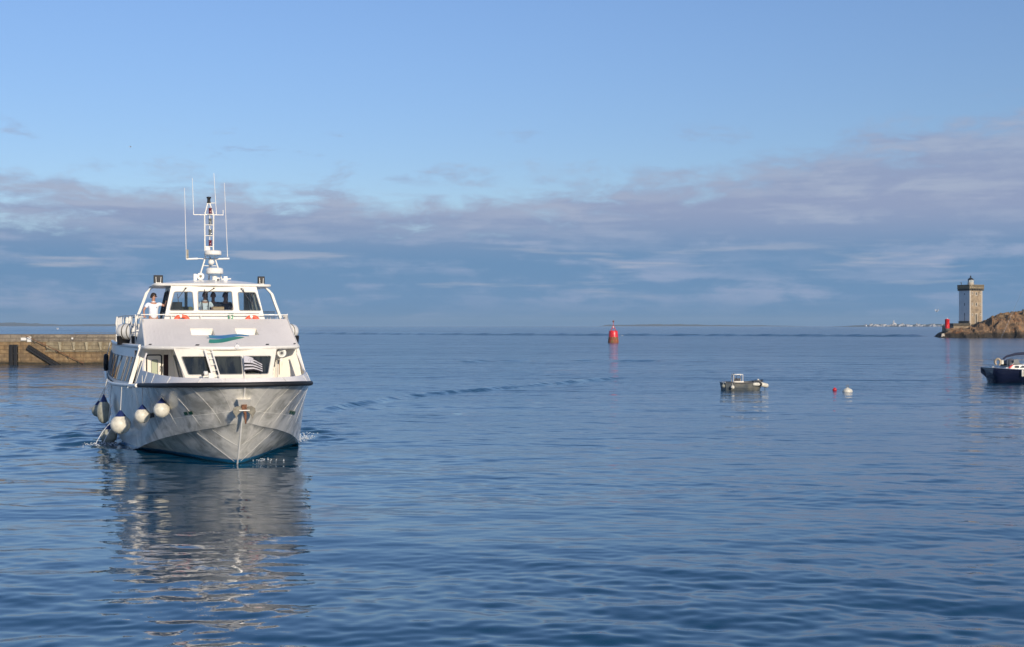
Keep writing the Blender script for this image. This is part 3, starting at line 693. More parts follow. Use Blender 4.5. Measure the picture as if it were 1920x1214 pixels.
# ---- lifebuoys
def lifebuoy(label, mtx):
    t = thing('lifebuoy', label, 'lifebuoy', mtx=mtx, group='orange lifebuoys hung on the ferry')
    n = 40; r0, r1 = .215, .065
    rows = []
    mb = MB()
    for k in range(n):
        a0, a1 = 2 * math.pi * k / n, 2 * math.pi * (k + 1) / n
        mb.mat(0 if (k % 10) > 1 else 1)
        ring = [[((r0 + r1 * math.cos(u)) * math.cos(a), r1 * .7 * math.sin(u), (r0 + r1 * math.cos(u)) * math.sin(a)) for u in [2 * math.pi * j / 10 for j in range(10)]] for a in (a0, a1)]
        mb.grid(ring, closed=True)
    mb.build('ring', ['orange', 'white'], t)
    pts = [((r0 + r1 + .012) * math.cos(2 * math.pi * k / 16), 0, (r0 + r1 + .012) * math.sin(2 * math.pi * k / 16)) for k in range(16)]
    MB().tube(pts, .006, 5, closed=True).build('grab_line', 'rope', t); return t
def tilt(m, a): return m @ Matrix.Rotation(a, 4, 'X')
lifebuoy('orange lifebuoy on the wheelhouse front below its left windscreen', on_ferry(-1.08, 6.13, 4.03))
lifebuoy('orange lifebuoy on the wheelhouse front below its right windscreen', on_ferry(1.2, 6.13, 4.01))
lifebuoy('orange lifebuoy low behind the bulwark below the flag window', on_ferry(.84, 1.85, 2.08))
# small green notice
sn = thing('notice', 'small green and white notice stuck on the wheelhouse front between the lifebuoys', 'sign', mtx=on_ferry(.5, 6.18, 4.22))
MB().box(-.08, .08, 0, .01, -.1, .1).build('plate', mat('notice_green', (.02, .25, .12), .5), sn)
MB().add([(-.05, -.004, -.02), (-.02, -.004, -.02), (-.02, -.004, .06), (-.05, -.004, .06), (0, -.004, -.06), (.05, -.004, -.03), (.02, -.004, .05)], [(0, 1, 2, 3), (4, 5, 6)]).build('symbol', 'white', sn)

# ---- life raft canisters
def raft(label, mtx):
    t = thing('life_raft', label, 'life raft', mtx=mtx, group='white life raft canisters on the ferry')
    mb = MB(); prof = [(.02, -.5), (.18, -.49), (.25, -.42), (.27, -.25), (.27, .25), (.25, .42), (.18, .49), (.02, .5)]
    mb.lathe(prof, (0, 0, .45), (0, 1, 0), 24); mb.build('canister', 'white', t)
    for y in (-.2, 0, .2): MB().lathe([(.277, -.02), (.277, .02)], (0, y, .45), (0, 1, 0), 24).build('strap', 'galv', t)
    mb = MB()
    for y in (-.3, .3): mb.hexa([(-.3, y - .05, 0), (.3, y - .05, 0), (.3, y + .05, 0), (-.3, y + .05, 0), (-.34, y - .05, .3), (.34, y - .05, .3), (.34, y + .05, .3), (-.34, y + .05, .3)])
    mb.build('cradle', 'black', t); return t
raft('white life raft canister behind the left cheek of the sloping front', on_ferry(-2.58, 8.3, 3.28, R(50)))
raft('white life raft canister farther aft beside the gangway frame', on_ferry(-2.45, 10.6, 3.28, R(60)))
raft('white life raft canister bulging past the right end of the sloping front', on_ferry(2.62, 8.3, 3.28, R(-50)))
# ---- gangway frame / davit on the starboard upper deck
mb = MB()
for x, w in ((-2.70, .05), (-2.56, .05)): mb.hexa([(x - w, 9.9, 3.28), (x + w, 9.9, 3.28), (x + w, 10, 3.28), (x - w, 10, 3.28), (x - w + .02, 9.9, 4.22), (x + w + .02, 9.9, 4.22), (x + w + .02, 10, 4.22), (x - w + .02, 10, 4.22)])
mb.box(-2.76, -2.48, 9.88, 9.98, 4.1, 4.22); mb.tube([(-2.62, 9.9, 4.22), (-2.0, 9.9, 4.24)], .03, 6)
mb.tube([(-2.2, 9.9, 4.34), (-2.22, 9.9, 4.0)], .03, 6)
mb.tube([(-3.0, 9.9, 4.24), (-3.03, 9.9, 4.0), (-2.98, 9.9, 3.8)], [.03, .04, .02], 7)
mb.tube([(-2.98, 9.9, 3.8), (-2.92, 9.9, 3.65), (-2.8, 9.9, 3.3)], .03, 7)
mb.tube([(-2.95, 9.9, 3.75), (-2.8, 9.9, 3.9), (-2.68, 9.9, 3.9)], .03, 6); mb.tube([(-2.8, 9.9, 3.5), (-2.6, 9.9, 3.32)], .03, 6)
mb.ball((-2.86, 9.9, 3.82), (.1, .1, .12), 10, 7)
mb.build('gangway_frame', 'white', ferry)

# ---- anchor at the stem
an = thing('anchor', 'rusty stocked anchor with two grey flukes hanging at the stem', 'anchor', mtx=on_ferry(0.0, -1.52, 1.62))
mb = MB(); mb.tube([(0, .02, .16), (0, -.05, .02), (.03, -.1, -.12), (.035, -.1, -.36)], [.035, .045, .04, .02], 8); mb.box(-.07, .07, -.08, .06, .02, .16); mb.tube([(-.09, 0, .15), (.09, 0, .15)], .03, 8)
mb.build('shank', 'rust', an)
for s in (-1, 1):
    o2 = [(.04, .02), (.10, .10), (.20, .12), (.29, .06), (.31, -.04), (.25, -.14), (.215, -.23), (.18, -.13), (.10, -.05), (.05, -.03)]
    MB().plate([(s * x, z) for x, z in o2], [], lambda x, z, t: (x, -.07 + t - abs(x) * .15, z), .05).build('fluke', 'galv', an, bevel=.008)
MB().tube([(-.14, -.13, 0), (.14, -.13, 0)], .018, 7).build('crossbar', 'white', an)
mb = MB(); mb.hexa([(-.12, -1.46, 1.68), (.12, -1.46, 1.68), (.12, -1.2, 1.68), (-.12, -1.2, 1.68), (-.19, -1.74, 1.92), (.19, -1.74, 1.92), (.19, -1.4, 1.92), (-.19, -1.4, 1.92)])
mb.build('anchor_pocket', 'white', ferry)
# dark letter blocks of the name on the bows
for sgn, t0 in ((1, .33), (-1, .22)):
    for k in range(3 if sgn > 0 else 2):
        t = t0 + k * .035; P = [hull_pt(t, .36), hull_pt(t + .025, .36), hull_pt(t + .025, .43), hull_pt(t, .43)]
        mb = MB(); mb.add([Vector((sgn * (p.x + .035), p.y - .025, p.z)) for p in P], [(0, 1, 2, 3)]); mb.build('name_letter', 'darkgreen', hull)
for t0, t1 in ((.44, .5), (.54, .62)):
    P = [hull_pt(t0, .42), hull_pt(t1, .42), hull_pt(t1, .5), hull_pt(t0, .5)]
    mb = MB(); mb.hexa([Vector((-(p.x + .04), p.y - .02, p.z)) for p in P] + [Vector((-(p.x - .02), p.y, p.z)) for p in P]); mb.build('rubbing_pad', 'black', hull)

# ---- fenders hung along the starboard bow
def fender(label, x, y, z, r, zr, tall=1.0, old=False, lean=(0, 0)):
    t = thing('fender', label, 'fender', mtx=on_ferry(x, y, z), group='round fenders hung along the ferry side')
    prof = []
    n = 16
    for i in range(n + 1):
        a = math.pi * i / n; rr = r * math.sin(a); hh = -r * tall * math.cos(a)
        if hh > .35 * r * tall: rr = rr * (1 - .18 * (hh / (r * tall) - .35))
        prof.append((max(rr, 1e-4), hh))
    prof = [p for p in prof if p[1] < r * tall * .80] + [(r * .52, r * tall * .82)]
    MB().lathe(prof, (0, 0, 0), (0, 0, 1), 28).build('ball', 'fenderold' if old else 'fender', t)
    h = r * tall
    MB().lathe([(r * .55, h * .80), (r * .46, h * .95), (r * .26, h * 1.2), (r * .12, h * 1.36), (r * .08, h * 1.42)], (0, 0, 0), (0, 0, 1), 20).build('cap', 'bluecap', t)
    MB().tube([(0, 0, h * 1.4), (lean[0] * .5, lean[1] * .5, (h * 1.4 + zr - z) / 2), (lean[0], lean[1], zr - z)], .013, 5).build('rope', 'rope', t)
    return t
def hull_x(y, z):
    best = None
    for t in TS:
        for k in range(17):
            p = hull_pt(t, k / 16); dd = (p.y - y) ** 2 * .5 + (p.z - z) ** 2
            if best is None or dd < best[0]: best = (dd, p.x)
    return best[1]
def hang(label, px_x, y, z, r, zr, **k):
    return fender(label, -max(hull_x(y, z) + r * .92, px_x), y, z, r, zr, **k)
fender('cream round fender with blue cap nearest the anchor, hanging highest', -2.03, .9, 1.53, .23, 2.45, lean=(.02, .05))
fender('cream round fender with blue cap, second back from the anchor', -2.49, 2.4, 1.27, .23, 2.45, lean=(.0, .05))
fender('largest cream round fender with a vertical brown streak, low by the water', -3.03, 5.1, .83, .31, 2.0, lean=(.04, .05))
fender('tall grubby grey fender in the shade farther aft along the hull', -3.46, 9.2, .98, .23, 2.1, tall=1.8, old=True, lean=(.12, .05))
fender('grubby grey fender touching the water behind the largest cream one', -3.32, 8.3, .22, .28, 2.0, old=True, lean=(.1, .05))
fender('hindmost grubby round fender half hidden behind the tall grey one', -3.60, 11.2, .90, .24, 2.0, old=True, lean=(.35, .05))
ty = thing('tyre', 'black tyre tied high on the shaded side of the ferry', 'tyre', mtx=on_ferry(-3.30, 13.5, 2.55))
pts = [(0, .24 * math.cos(2 * math.pi * k / 20), .24 * math.sin(2 * math.pi * k / 20)) for k in range(20)]
MB().tube(pts, .09, 10, closed=True).build('tread', 'black', ty)
MB().tube([(.02, 0, .2), (.15, 0, .75)], .015, 5).build('rope', 'rope', ty)

# ---- Breton flag hanging outside the right front window
fl = thing('flag', 'black and white striped flag with ermine spots flying before the right front window', 'flag', mtx=on_ferry(.47, 2.22, 0))
def flag_pt(u, v, off=0.0):       # u along, v up
    x = .0 + .55 * u + .02 * math.sin(5 * u); z = 2.52 + .46 * v + .03 * (1 - u) - .17 * u * u * v + .05 * math.sin(3.0 * u) * (1 - v) - .02 * u
    y = -.02 - .045 * math.sin(7 * u + v) - .03 * u + (z - 2.52) * .52 + off
    return (x, y, z)
N1, N2 = 28, 18
mb = MB()
for j in range(N2):
    for i in range(N1):
        u0, u1, w0, w1 = i / N1, (i + 1) / N1, j / N2, (j + 1) / N2
        stripe = (j // 2) % 2; canton = j >= 10 and i < 14
        mb.mat(1 if canton else stripe)
        mb.add([flag_pt(u0, w0), flag_pt(u1, w0), flag_pt(u1, w1), flag_pt(u0, w1)], [(0, 1, 2, 3)], True)
M['flagblack'] = mat('flag_black', (.018, .016, .018), .8); M['flagwhite'] = mat('flag_white', (.66, .64, .66), .8)
cl = mb.build('cloth', ['flagblack', 'flagwhite'], fl)
sm = cl.modifiers.new('thick', 'SOLIDIFY'); sm.thickness = .006
mb = MB()
for a in range(4):
    for b in range(3):
        u = .06 + a * .12 + (.04 if b % 2 else 0); v = .62 + b * .13
        p = [flag_pt(u - .018, v + .02, -.006), flag_pt(u, v - .045, -.006), flag_pt(u + .018, v + .02, -.006), flag_pt(u, v + .05, -.006)]
        mb.add(p, [(0, 1, 2, 3)])
mb.build('ermine_spot', 'flagblack', cl)
MB().tube([(-.0, -.02, 2.35), (-.0, .26, 3.05)], .012, 6).build('staff', 'white', fl)

# ============================================================ PEOPLE
def skin(name, V, Ed, m, parent, root=0, sub=2):
    me = bpy.data.meshes.new(name); me.from_pydata([v[0] for v in V], Ed, []); me.materials.append(M[m])
    o = bpy.data.objects.new(name, me); COL.objects.link(o); o.parent = parent
    s = o.modifiers.new('skin', 'SKIN'); s.use_smooth_shade = True
    sv = me.skin_vertices[0].data if me.skin_vertices else None
    if sv is None:
        bpy.context.view_layer.objects.active = o; o.select_set(True)
        bpy.ops.mesh.customdata_skin_add(); sv = me.skin_vertices[0].data
    for i, v in enumerate(V):
        r = v[1]; sv[i].radius = (r, r) if isinstance(r, (int, float)) else r
        sv[i].use_root = (i == root)
    u = o.modifiers.new('sub', 'SUBSURF'); u.levels = sub; u.render_levels = sub
    return o
def person(label, mtx, shirt, elbowL, handL, elbowR, handR, turn=0.0, trousers='jeans', glasses=False, straps=False, scale=1.0, lean=0.0):
    """faces -y; L is the viewer's left"""
    t = thing('person', label, 'person', mtx=mtx @ Matrix.Scale(scale, 4))
    V3 = Vector
    hipL, hipR = V3((-.09, 0, .92)), V3((.09, 0, .92)); neck = V3((0, -lean, 1.47)); chest = V3((0, -lean * .8, 1.26)); pel = V3((0, 0, .96)); belly = V3((0, -lean * .4, 1.08))
    sL, sR = V3((-.185, -lean, 1.415)), V3((.185, -lean, 1.415))
    head = V3((0, -.015 - lean, 1.64)); eL, hL, eR, hR = [V3(p) for p in (elbowL, handL, elbowR, handR)]
    V = [(pel, (.15, .11)), (belly, (.14, .105)), (chest, (.15, .11)), (neck - V3((0, 0, .03)), .065), (neck + V3((0, 0, .05)), .055)]
    Ed = [(0, 1), (1, 2), (2, 3), (3, 4)]
    fw = V3((math.sin(turn), -math.cos(turn), 0)); sd = V3((math.cos(turn), math.sin(turn), 0))
    def a(p, r, par): V.append((p, r)); Ed.append((par, len(V) - 1)); return len(V) - 1
    h0 = a(head - V3((0, 0, .075)), (.062, .07), 4); h1 = a(head, (.072, .088), h0); h2 = a(head + V3((0, 0, .08)) - fw * .01, (.062, .075), h1)
    for (sh, el, ha, sg_) in ((sL, eL, hL, -1), (sR, eR, hR, 1)):
        k = a(sh, .055, 2); k = a(el, .038, k); w = ha + (el - ha).normalized() * .07; k = a(w, .025, k)
        d = (ha - w).normalized(); side = d.cross(V3((0, 1, .2))).normalized()
        pm = a(ha, (.034, .016), k)
        for q in range(4):
            off = side * ((q - 1.5) * .019); ln = (.07, .08, .075, .058)[q]; bend = V3((0, -.3 - .1 * q, -.45)) * .4
            b0 = a(ha + d * .03 + off, .009, pm); b1 = a(ha + d * (.03 + ln * .55) + off + bend * .04, .0085, b0); a(ha + d * (.03 + ln * .85) + off + bend * .1, .007, b1)
        th = a(w + d * .03 - side * .035, .010, k); a(w + d * .075 - side * .052, .008, th)
    for sg_ in (-1, 1):
        k = a(V3((sg_ * .09, 0, .88)), .088, 0); k = a(V3((sg_ * .11, -.01, .50)), .058, k); k = a(V3((sg_ * .115, .02, .10)), .042, k); a(V3((sg_ * .125, -.14, .04)), .035, k)
    body = skin('body', V, Ed, 'skin', t)
    # face details belong to the head: nose and ears
    mb = MB(); c = head + fw * .085
    mb.ball(c + fw * .012 - V3((0, 0, .012)), (.012, .012, .02), 8, 6)
    for s in (-1, 1): mb.ball(head + sd * (s * .078) + V3((0, 0, -.005)), (.012, .012, .028), 8, 6)
    mb.build('face', 'skin', t)
    mb = MB()
    for s in (-1, 1): mb.ball(c + sd * (s * .03) + V3((0, 0, .014)) - fw * .006, (.010, .010, .008), 8, 6)
    mb.build('eyes', 'hair', t)
    MB().tube([c - sd * .024 - V3((0, 0, .052)) - fw * .008, c - V3((0, 0, .055)) - fw * .001, c + sd * .024 - V3((0, 0, .052)) - fw * .008], .005, 5).build('mouth', mat('lip', (.30, .10, .08), .5), t)
    if glasses:
        mb = MB()
        for s in (-1, 1):
            mb.ball(c + sd * (s * .033) + V3((0, 0, .016)) + fw * .004, (.024, .024, .020), 10, 7)
            mb.tube([c + sd * (s * .05) + V3((0, 0, .02)) - fw * .005, head + sd * (s * .082) + V3((0, 0, .015))], .004, 5)
        mb.tube([c - sd * .02 + V3((0, 0, .018)) + fw * .012, c + sd * .02 + V3((0, 0, .018)) + fw * .012], .005, 5); mb.build('sunglasses', 'black', t)
    # hair: a cap of short hair, higher on the forehead
    mb = MB(); rows = []
    for i in range(9):
        th = math.pi * .5 * i / 8
        row = []
        for k in range(20):
            ph = 2 * math.pi * k / 20; front = max(0, math.cos(ph)); drop = .07 * (1 - front) ** 1.0
            rr = math.sin(th * 1.0); z = math.cos(th) * .085 - (drop + .012) * (th / (math.pi / 2)) ** 2 + .045 * front * (th / (math.pi / 2)) ** 3
            row.append(head + V3((0, 0, .045)) - fw * .008 + fw * (math.cos(ph) * .094 * rr) + sd * (math.sin(ph) * .083 * rr) + V3((0, 0, z)))
        rows.append(row)
    mb.grid(rows, closed=True); hr = mb.build('hair', 'hair', t); so = hr.modifiers.new('thick', 'SOLIDIFY'); so.thickness = .012; so.offset = 1
    # shirt with short sleeves
    sl = .55
    VV = [(pel + V3((0, 0, -.10)), (.175, .13)), (belly, (.165, .13)), (chest, (.175, .135)), (neck - V3((0, 0, .06)), .085)]
    EE = [(0, 1), (1, 2), (2, 3)]
    for sh, el in ((sL, eL), (sR, eR)):
        VV.append((sh + V3((0, 0, -.01)), .078)); EE.append((2, len(VV) - 1)); VV.append((sh.lerp(el, sl + .1), .066)); EE.append((len(VV) - 2, len(VV) - 1))
    sh_ = skin('shirt', VV, EE, shirt, t)
    if shirt == 'shirt':
        MB().tube([neck + V3((.07 * math.cos(u), .06 * math.sin(u), -.0)) for u in [2 * math.pi * k / 14 for k in range(14)]], .014, 6, closed=True).build('collar', shirt, sh_)
        MB().box(.05, .085, -.152 - lean, -.145 - lean, 1.285, 1.297).build('chest_logo', 'navy', sh_)
    if straps:
        mb = MB()
        for s in (-1, 1): mb.tube([(s * .10, -.0, 1.50), (s * .11, -.12, 1.42), (s * .10, -.165, 1.28), (s * .09, -.165, 1.12)], .014, 6)
        mb.build('rucksack_strap', 'darkgrey', t)
    VV = [(pel + V3((0, 0, .0)), (.16, .12)), (V3((-.1, 0, .84)), .10), (V3((-.115, -.01, .50)), .078), (V3((-.115, .02, .12)), .065), (V3((.1, 0, .84)), .10), (V3((.115, -.01, .50)), .078), (V3((.115, .02, .12)), .065)]
    skin('trousers', VV, [(0, 1), (1, 2), (2, 3), (0, 4), (4, 5), (5, 6)], trousers, t)
    for s in (-1, 1): MB().ball((s * .122, -.07, .045), (.055, .055, .045), 10, 7).build('shoe', 'shoe', t)
    return t
person('man in white polo shirt and sunglasses standing outside the wheelhouse, hand on rail', on_ferry(-1.93, 7.0, 3.27, R(12)), 'shirt',
       (-.33, -.02, 1.19), (-.36, -.22, 1.00), (.36, -.10, 1.33), (.35, -.30, 1.47), turn=R(48), glasses=True, scale=.985)
person('man in a pale shirt with dark shoulder straps behind the centre windscreen', on_ferry(-.23, 7.35, 3.3), 'shirt', (-.27, -.05, 1.14), (-.14, -.28, 1.10), (.27, -.05, 1.14), (.14, -.28, 1.10), turn=R(-5), straps=True)
person('person in a navy shirt standing in the middle behind the centre windscreen', on_ferry(.08, 7.75, 3.3), 'darkshirt', (-.27, -.05, 1.14), (-.12, -.28, 1.12), (.29, -.03, 1.14), (.20, -.28, 1.10), turn=R(10))
person('person in dark clothes at the right behind the centre windscreen', on_ferry(.50, 7.9, 3.3), 'darkshirt', (-.27, .0, 1.14), (-.2, -.26, 1.08), (.28, .0, 1.14), (.22, -.26, 1.06), turn=R(25))

# ============================================================ WATER
rng = np.random.default_rng(11)
def water_mesh():
    d = [4.0]
    while d[-1] < 9500:
        x = d[-1]; d.append(x + max(.045, x * (.0026 if x < 130 else .0045 if x < 720 else .03)))
    d = np.array(d)
    fine = np.linspace(-33, 33, 640); coarse = np.concatenate([np.linspace(-180, -34, 60), fine, np.linspace(34, 180, 60)])
    a = np.radians(coarse); n, m = len(d), len(a)
    D, A = np.meshgrid(d, a, indexing='ij'); X = D * np.sin(A); Y = D * np.cos(A)
    Z = np.zeros_like(X)
    NW = 120
    wl = np.exp(np.concatenate([rng.uniform(np.log(.26), np.log(1.3), 85), rng.uniform(np.log(1.3), np.log(7.0), 35)])); th = rng.normal(R(8), R(40), NW)
    ph = rng.uniform(0, 6.283, NW)
    # slow groups so crests come and go
    def lowf(s, seed):
        r = np.random.default_rng(seed); o = np.zeros_like(X)
        for _ in range(5):
            t_ = r.uniform(0, 6.28); k = s * r.uniform(.6, 1.6); o += np.sin(k * (X * np.cos(t_) * .6 + Y * np.sin(t_)) + r.uniform(0, 6.28))
        return o / 2.2
    G = [np.clip(.8 + .5 * lowf(.18 + .1 * q, 50 + q), .15, 1.9) for q in range(4)]
    step = np.gradient(d)[:, None]
    calm = 1 - .50 * np.exp(-(((X + .22 * Y) / 4.5) ** 4 + ((Y - 26) / 13.0) ** 4))      # slick under the bow
    near = .62 + .5 * np.exp(-np.maximum(D - 14, 0) / 12)                            # livelier close to the quay
    for q in range(NW):
        k = 2 * math.pi / wl[q]; kx, ky = k * math.sin(th[q]), k * math.cos(th[q])
        slope = .0112 * (1.0 if wl[q] < 1.3 else .72)
        fade = np.clip((wl[q] / (step * 3.2)) - .4, 0, 1)
        lat = np.clip((wl[q] / (np.radians(.103) * D * 3.0)) , 0, 1)
        Z += slope / k * np.sin(kx * X + ky * Y + ph[q]) * G[q % 4] * fade * np.where(wl[q] < 1, lat, 1)
    Z *= calm * near
    mx_ = np.abs(Z).max()
    # ruffled water by the ferry: bow wave arms and side wash
    hx, hy = math.sin(HEAD), -math.cos(HEAD)
    lx = (X - FO[0]) * math.cos(HEAD) + (Y - FO[1]) * math.sin(HEAD); ly = -(X - FO[0]) * math.sin(HEAD) + (Y - FO[1]) * math.cos(HEAD)
    def rough(w, seed, l0, l1, sl, cnt=24):
        r = np.random.default_rng(seed); o = np.zeros_like(X)
        for _ in range(cnt):
            L = math.exp(r.uniform(math.log(l0), math.log(l1))); k = 2 * math.pi / L; t_ = r.uniform(-1.2, 1.2)
            o += sl / k * np.sin(k * (X * math.sin(t_) + Y * math.cos(t_)) + r.uniform(0, 6.28)) * np.clip(L / (step * 4) - .3, 0, 1)
        return o * w
    w = np.exp(-((np.abs(lx) - 3.8) / 1.6) ** 2) * (ly > 4) * np.clip((ly - 4) / 3, 0, 1) * np.exp(-np.maximum(ly - 14, 0) / 12)
    w2 = np.exp(-(((lx + 8.0) / 5.0) ** 2 + ((ly - 9) / 8.0) ** 2))
    Z += rough(w + w2 * .8, 5, .5, 2.2, .035)
    def ridge(pts, amp, wid, seed, brk=.5):
        o = np.zeros_like(X); r = np.random.default_rng(seed); P = np.array(pts); s0 = 0
        best = np.full_like(X, 1e9); S_ = np.zeros_like(X)
        for p, q in zip(P, P[1:]):
            v = q - p; L = np.hypot(*v); t_ = np.clip(((X - p[0]) * v[0] + (Y - p[1]) * v[1]) / L ** 2, 0, 1)
            dd = ((Y - p[1]) - t_ * v[1]) * abs(v[0]) / L - ((X - p[0]) - t_ * v[0]) * v[1] / L * np.sign(v[0] + 1e-9)
            ds = np.hypot(X - p[0] - t_ * v[0], Y - p[1] - t_ * v[1]); sel = ds < np.abs(best)
            best = np.where(sel, ds * np.sign(dd), best); S_ = np.where(sel, s0 + t_ * L, S_); s0 += L
        prof = np.exp(-(best / wid) ** 2) - .45 * np.exp(-((best + 1.9 * wid) / wid) ** 2) + .4 * np.exp(-((best - 2.2 * wid) / (wid * .9)) ** 2)
        mod = np.clip(.85 + brk * (np.sin(S_ * .9 + r.uniform(0, 6)) * .5 + np.sin(S_ * .37 + r.uniform(0, 6)) * .6 + np.sin(S_ * 2.1) * .05), 0, 1.6)
        ends = np.clip(S_ / 4, 0, 1) * np.clip((s0 - S_) / 4, 0, 1)
        return amp * prof * mod * ends
    def gp(px, py): Yg = CAMH * 2400 / (py - 611); return ((px - 960) / 2400 * Yg, Yg)
    Z += ridge([gp(575, 779), gp(640, 762), gp(750, 744), gp(900, 731), gp(1050, 718), gp(1180, 707)], .13, .42, 1, .22)
    Z += ridge([gp(560, 800), gp(640, 775), gp(720, 762), gp(830, 757)], .045, .35, 2)
    Z += ridge([gp(190, 800), gp(140, 775), gp(60, 762), gp(-60, 752)], .07, .5, 3)
    Z += ridge([gp(200, 842), gp(140, 822), gp(60, 812), gp(-60, 806)], .05, .4, 4)
    Z += ridge([gp(545, 850), gp(580, 838), gp(640, 828)], .05, .25, 6)
    Z += ridge([gp(820, 680), gp(930, 677), gp(1100, 676), gp(1400, 679)], .10, .9, 7, .9)
    Z += ridge([gp(300, 629), gp(560, 626.5), gp(900, 628.5), gp(1400, 630), gp(1745, 631.5)], .85, 4.5, 8, .2)
    Z += ridge([gp(-300, 619), gp(0, 621), gp(220, 620), gp(900, 622)], .8, 14.0, 9, .4)
    co = np.stack([X, Y, Z], -1).reshape(-1, 3).astype(np.float32)
    i, j = np.meshgrid(np.arange(n - 1), np.arange(m - 1), indexing='ij'); b = (i * m + j).ravel()
    F = np.stack([b, b + 1, b + m + 1, b + m], -1).astype(np.int32)
    # close the hole under the camera
    c0 = len(co); co = np.vstack([co, [[0, 0, 0]]]).astype(np.float32)
    T = np.stack([np.full(m - 1, c0), np.arange(1, m), np.arange(m - 1)], -1).astype(np.int32)
    me = bpy.data.meshes.new('sea'); me.vertices.add(len(co)); me.vertices.foreach_set('co', co.ravel())
    loops = np.concatenate([F[:, ::-1].ravel(), T[:, ::-1].ravel()]); me.loops.add(len(loops)); me.loops.foreach_set('vertex_index', loops)
    starts = np.concatenate([np.arange(len(F)) * 4, len(F) * 4 + np.arange(len(T)) * 3])
    me.polygons.add(len(starts)); me.polygons.foreach_set('loop_start', starts)
    me.polygons.foreach_set('use_smooth', np.ones(len(starts), bool)); me.update(); me.validate()
    o = bpy.data.objects.new('sea', me); COL.objects.link(o); o['kind'] = 'structure'
    return o
sea = water_mesh()
def sea_mat():
    m = bpy.data.materials.new('sea_water'); m.use_nodes = True; q = NG(m.node_tree); b = m.node_tree.nodes['Principled BSDF']
    t = q.n('ShaderNodeTexCoord'); sp = q.n('ShaderNodeSeparateXYZ'); m.node_tree.links.new(t.outputs['Object'], sp.inputs[0]); x, y, z = sp.outputs
    b.inputs['Base Color'].default_value = (.003, .052, .102, 1); b.inputs['IOR'].default_value = 1.55
    b.inputs['Specular IOR Level'].default_value = .5
    v = q.comb(q.m('MULTIPLY', x, .55), y, 0.0)
    patch = q.noise(q.comb(q.m('MULTIPLY', x, .012), q.m('MULTIPLY', y, .035), 0.0), 1.0, 4, .55)
    rip = q.noise(v, 5.5, 3, .5, .4); mid = q.noise(v, 1.5, 3, .5, .3); big = q.noise(v, .28, 3, .5)
    streak = q.noise(q.comb(q.m('MULTIPLY', x, .06), q.m('MULTIPLY', y, .3), 5.0), 1.0, 7, .7)
    amt = q.m('MULTIPLY', q.step(patch, .35, .65, .45, 1.15), q.step(streak, .35, .65, .55, 1.3))
    amt = q.m('MULTIPLY', amt, q.m('ADD', q.step(y, 110.0, 330.0, .0, .6), q.step(y, 26.0, 85.0, .13, 1.2)))
    h = q.m('ADD', q.m('MULTIPLY', q.m('MULTIPLY', rip, .015), amt), q.m('MULTIPLY', q.m('MULTIPLY', mid, .062), amt))
    h = q.m('ADD', h, q.m('MULTIPLY', big, .2))
    swell = q.noise(q.comb(q.m('MULTIPLY', x, .03), q.m('MULTIPLY', y, .09), 2.0), 1.0, 5, .62)
    h = q.m('ADD', h, q.m('MULTIPLY', q.m('MULTIPLY', swell, 1.5), q.step(y, 30.0, 120.0)))
    bp = q.n('ShaderNodeBump'); bp.inputs['Strength'].default_value = 1.0; bp.inputs['Distance'].default_value = 1.0
    bp.inputs['Filter Width'].default_value = .008
    q.put(bp.inputs['Height'], h); q.put(b.inputs['Normal'], bp.outputs[0])
    q.put(b.inputs['Roughness'], q.step(y, 45.0, 260.0, .03, .14))
    return m
sea.data.materials.append(sea_mat())

# ---- foam and jets at the hull
M['foam'] = mat('foam', (.75, .78, .80), .6)
def foam(label, cx, cy, n, sx, sy, sz, seed):
    r = random.Random(seed); t = None; mb = MB()
    for _ in range(n):
        x, y = r.gauss(0, sx), r.gauss(0, sy); z = abs(r.gauss(0, sz)); s = r.uniform(.005, .016)
        mb.ball((x, y, z + .01), (s * r.uniform(1, 2), s, s * .7), 6, 4)
    o = mb.build('foam', 'foam', None); o.location = (cx, cy, 0); o['label'] = label; o['category'] = 'foam'; o['kind'] = 'stuff'; return o
def fpt(x, y): v = FM @ Vector((x, y, 0)); return v.x, v.y
foam('white foam splashing off the right side of the ferry', *fpt(2.95, 7.2), 190, .2, .6, .07, 1)
foam('little white ripples of foam beneath the bow', *fpt(.8, .75), 30, .28, .22, .006, 2)
foam('foam where the cooling water falls beside the fenders', *fpt(-3.6, 7.5), 120, .30, .4, .02, 3)
mb = MB()
for k, (x0, z0, x1) in enumerate(((-3.15, .75, -3.75), (-3.1, .6, -3.5))):
    mb.tube([(x0 + (x1 - x0) * e, 7.6 + k * .3, z0 * (1 - e ** 1.6)) for e in [i / 10 for i in range(11)]], [.006 + .008 * i / 10 for i in range(11)], 6)
mb.build('cooling_water_jet', M['foam'], ferry)

# ============================================================ helper: pixel column and depth -> ground point
def gx(px, Y): return (px - 960) / 2400 * Y
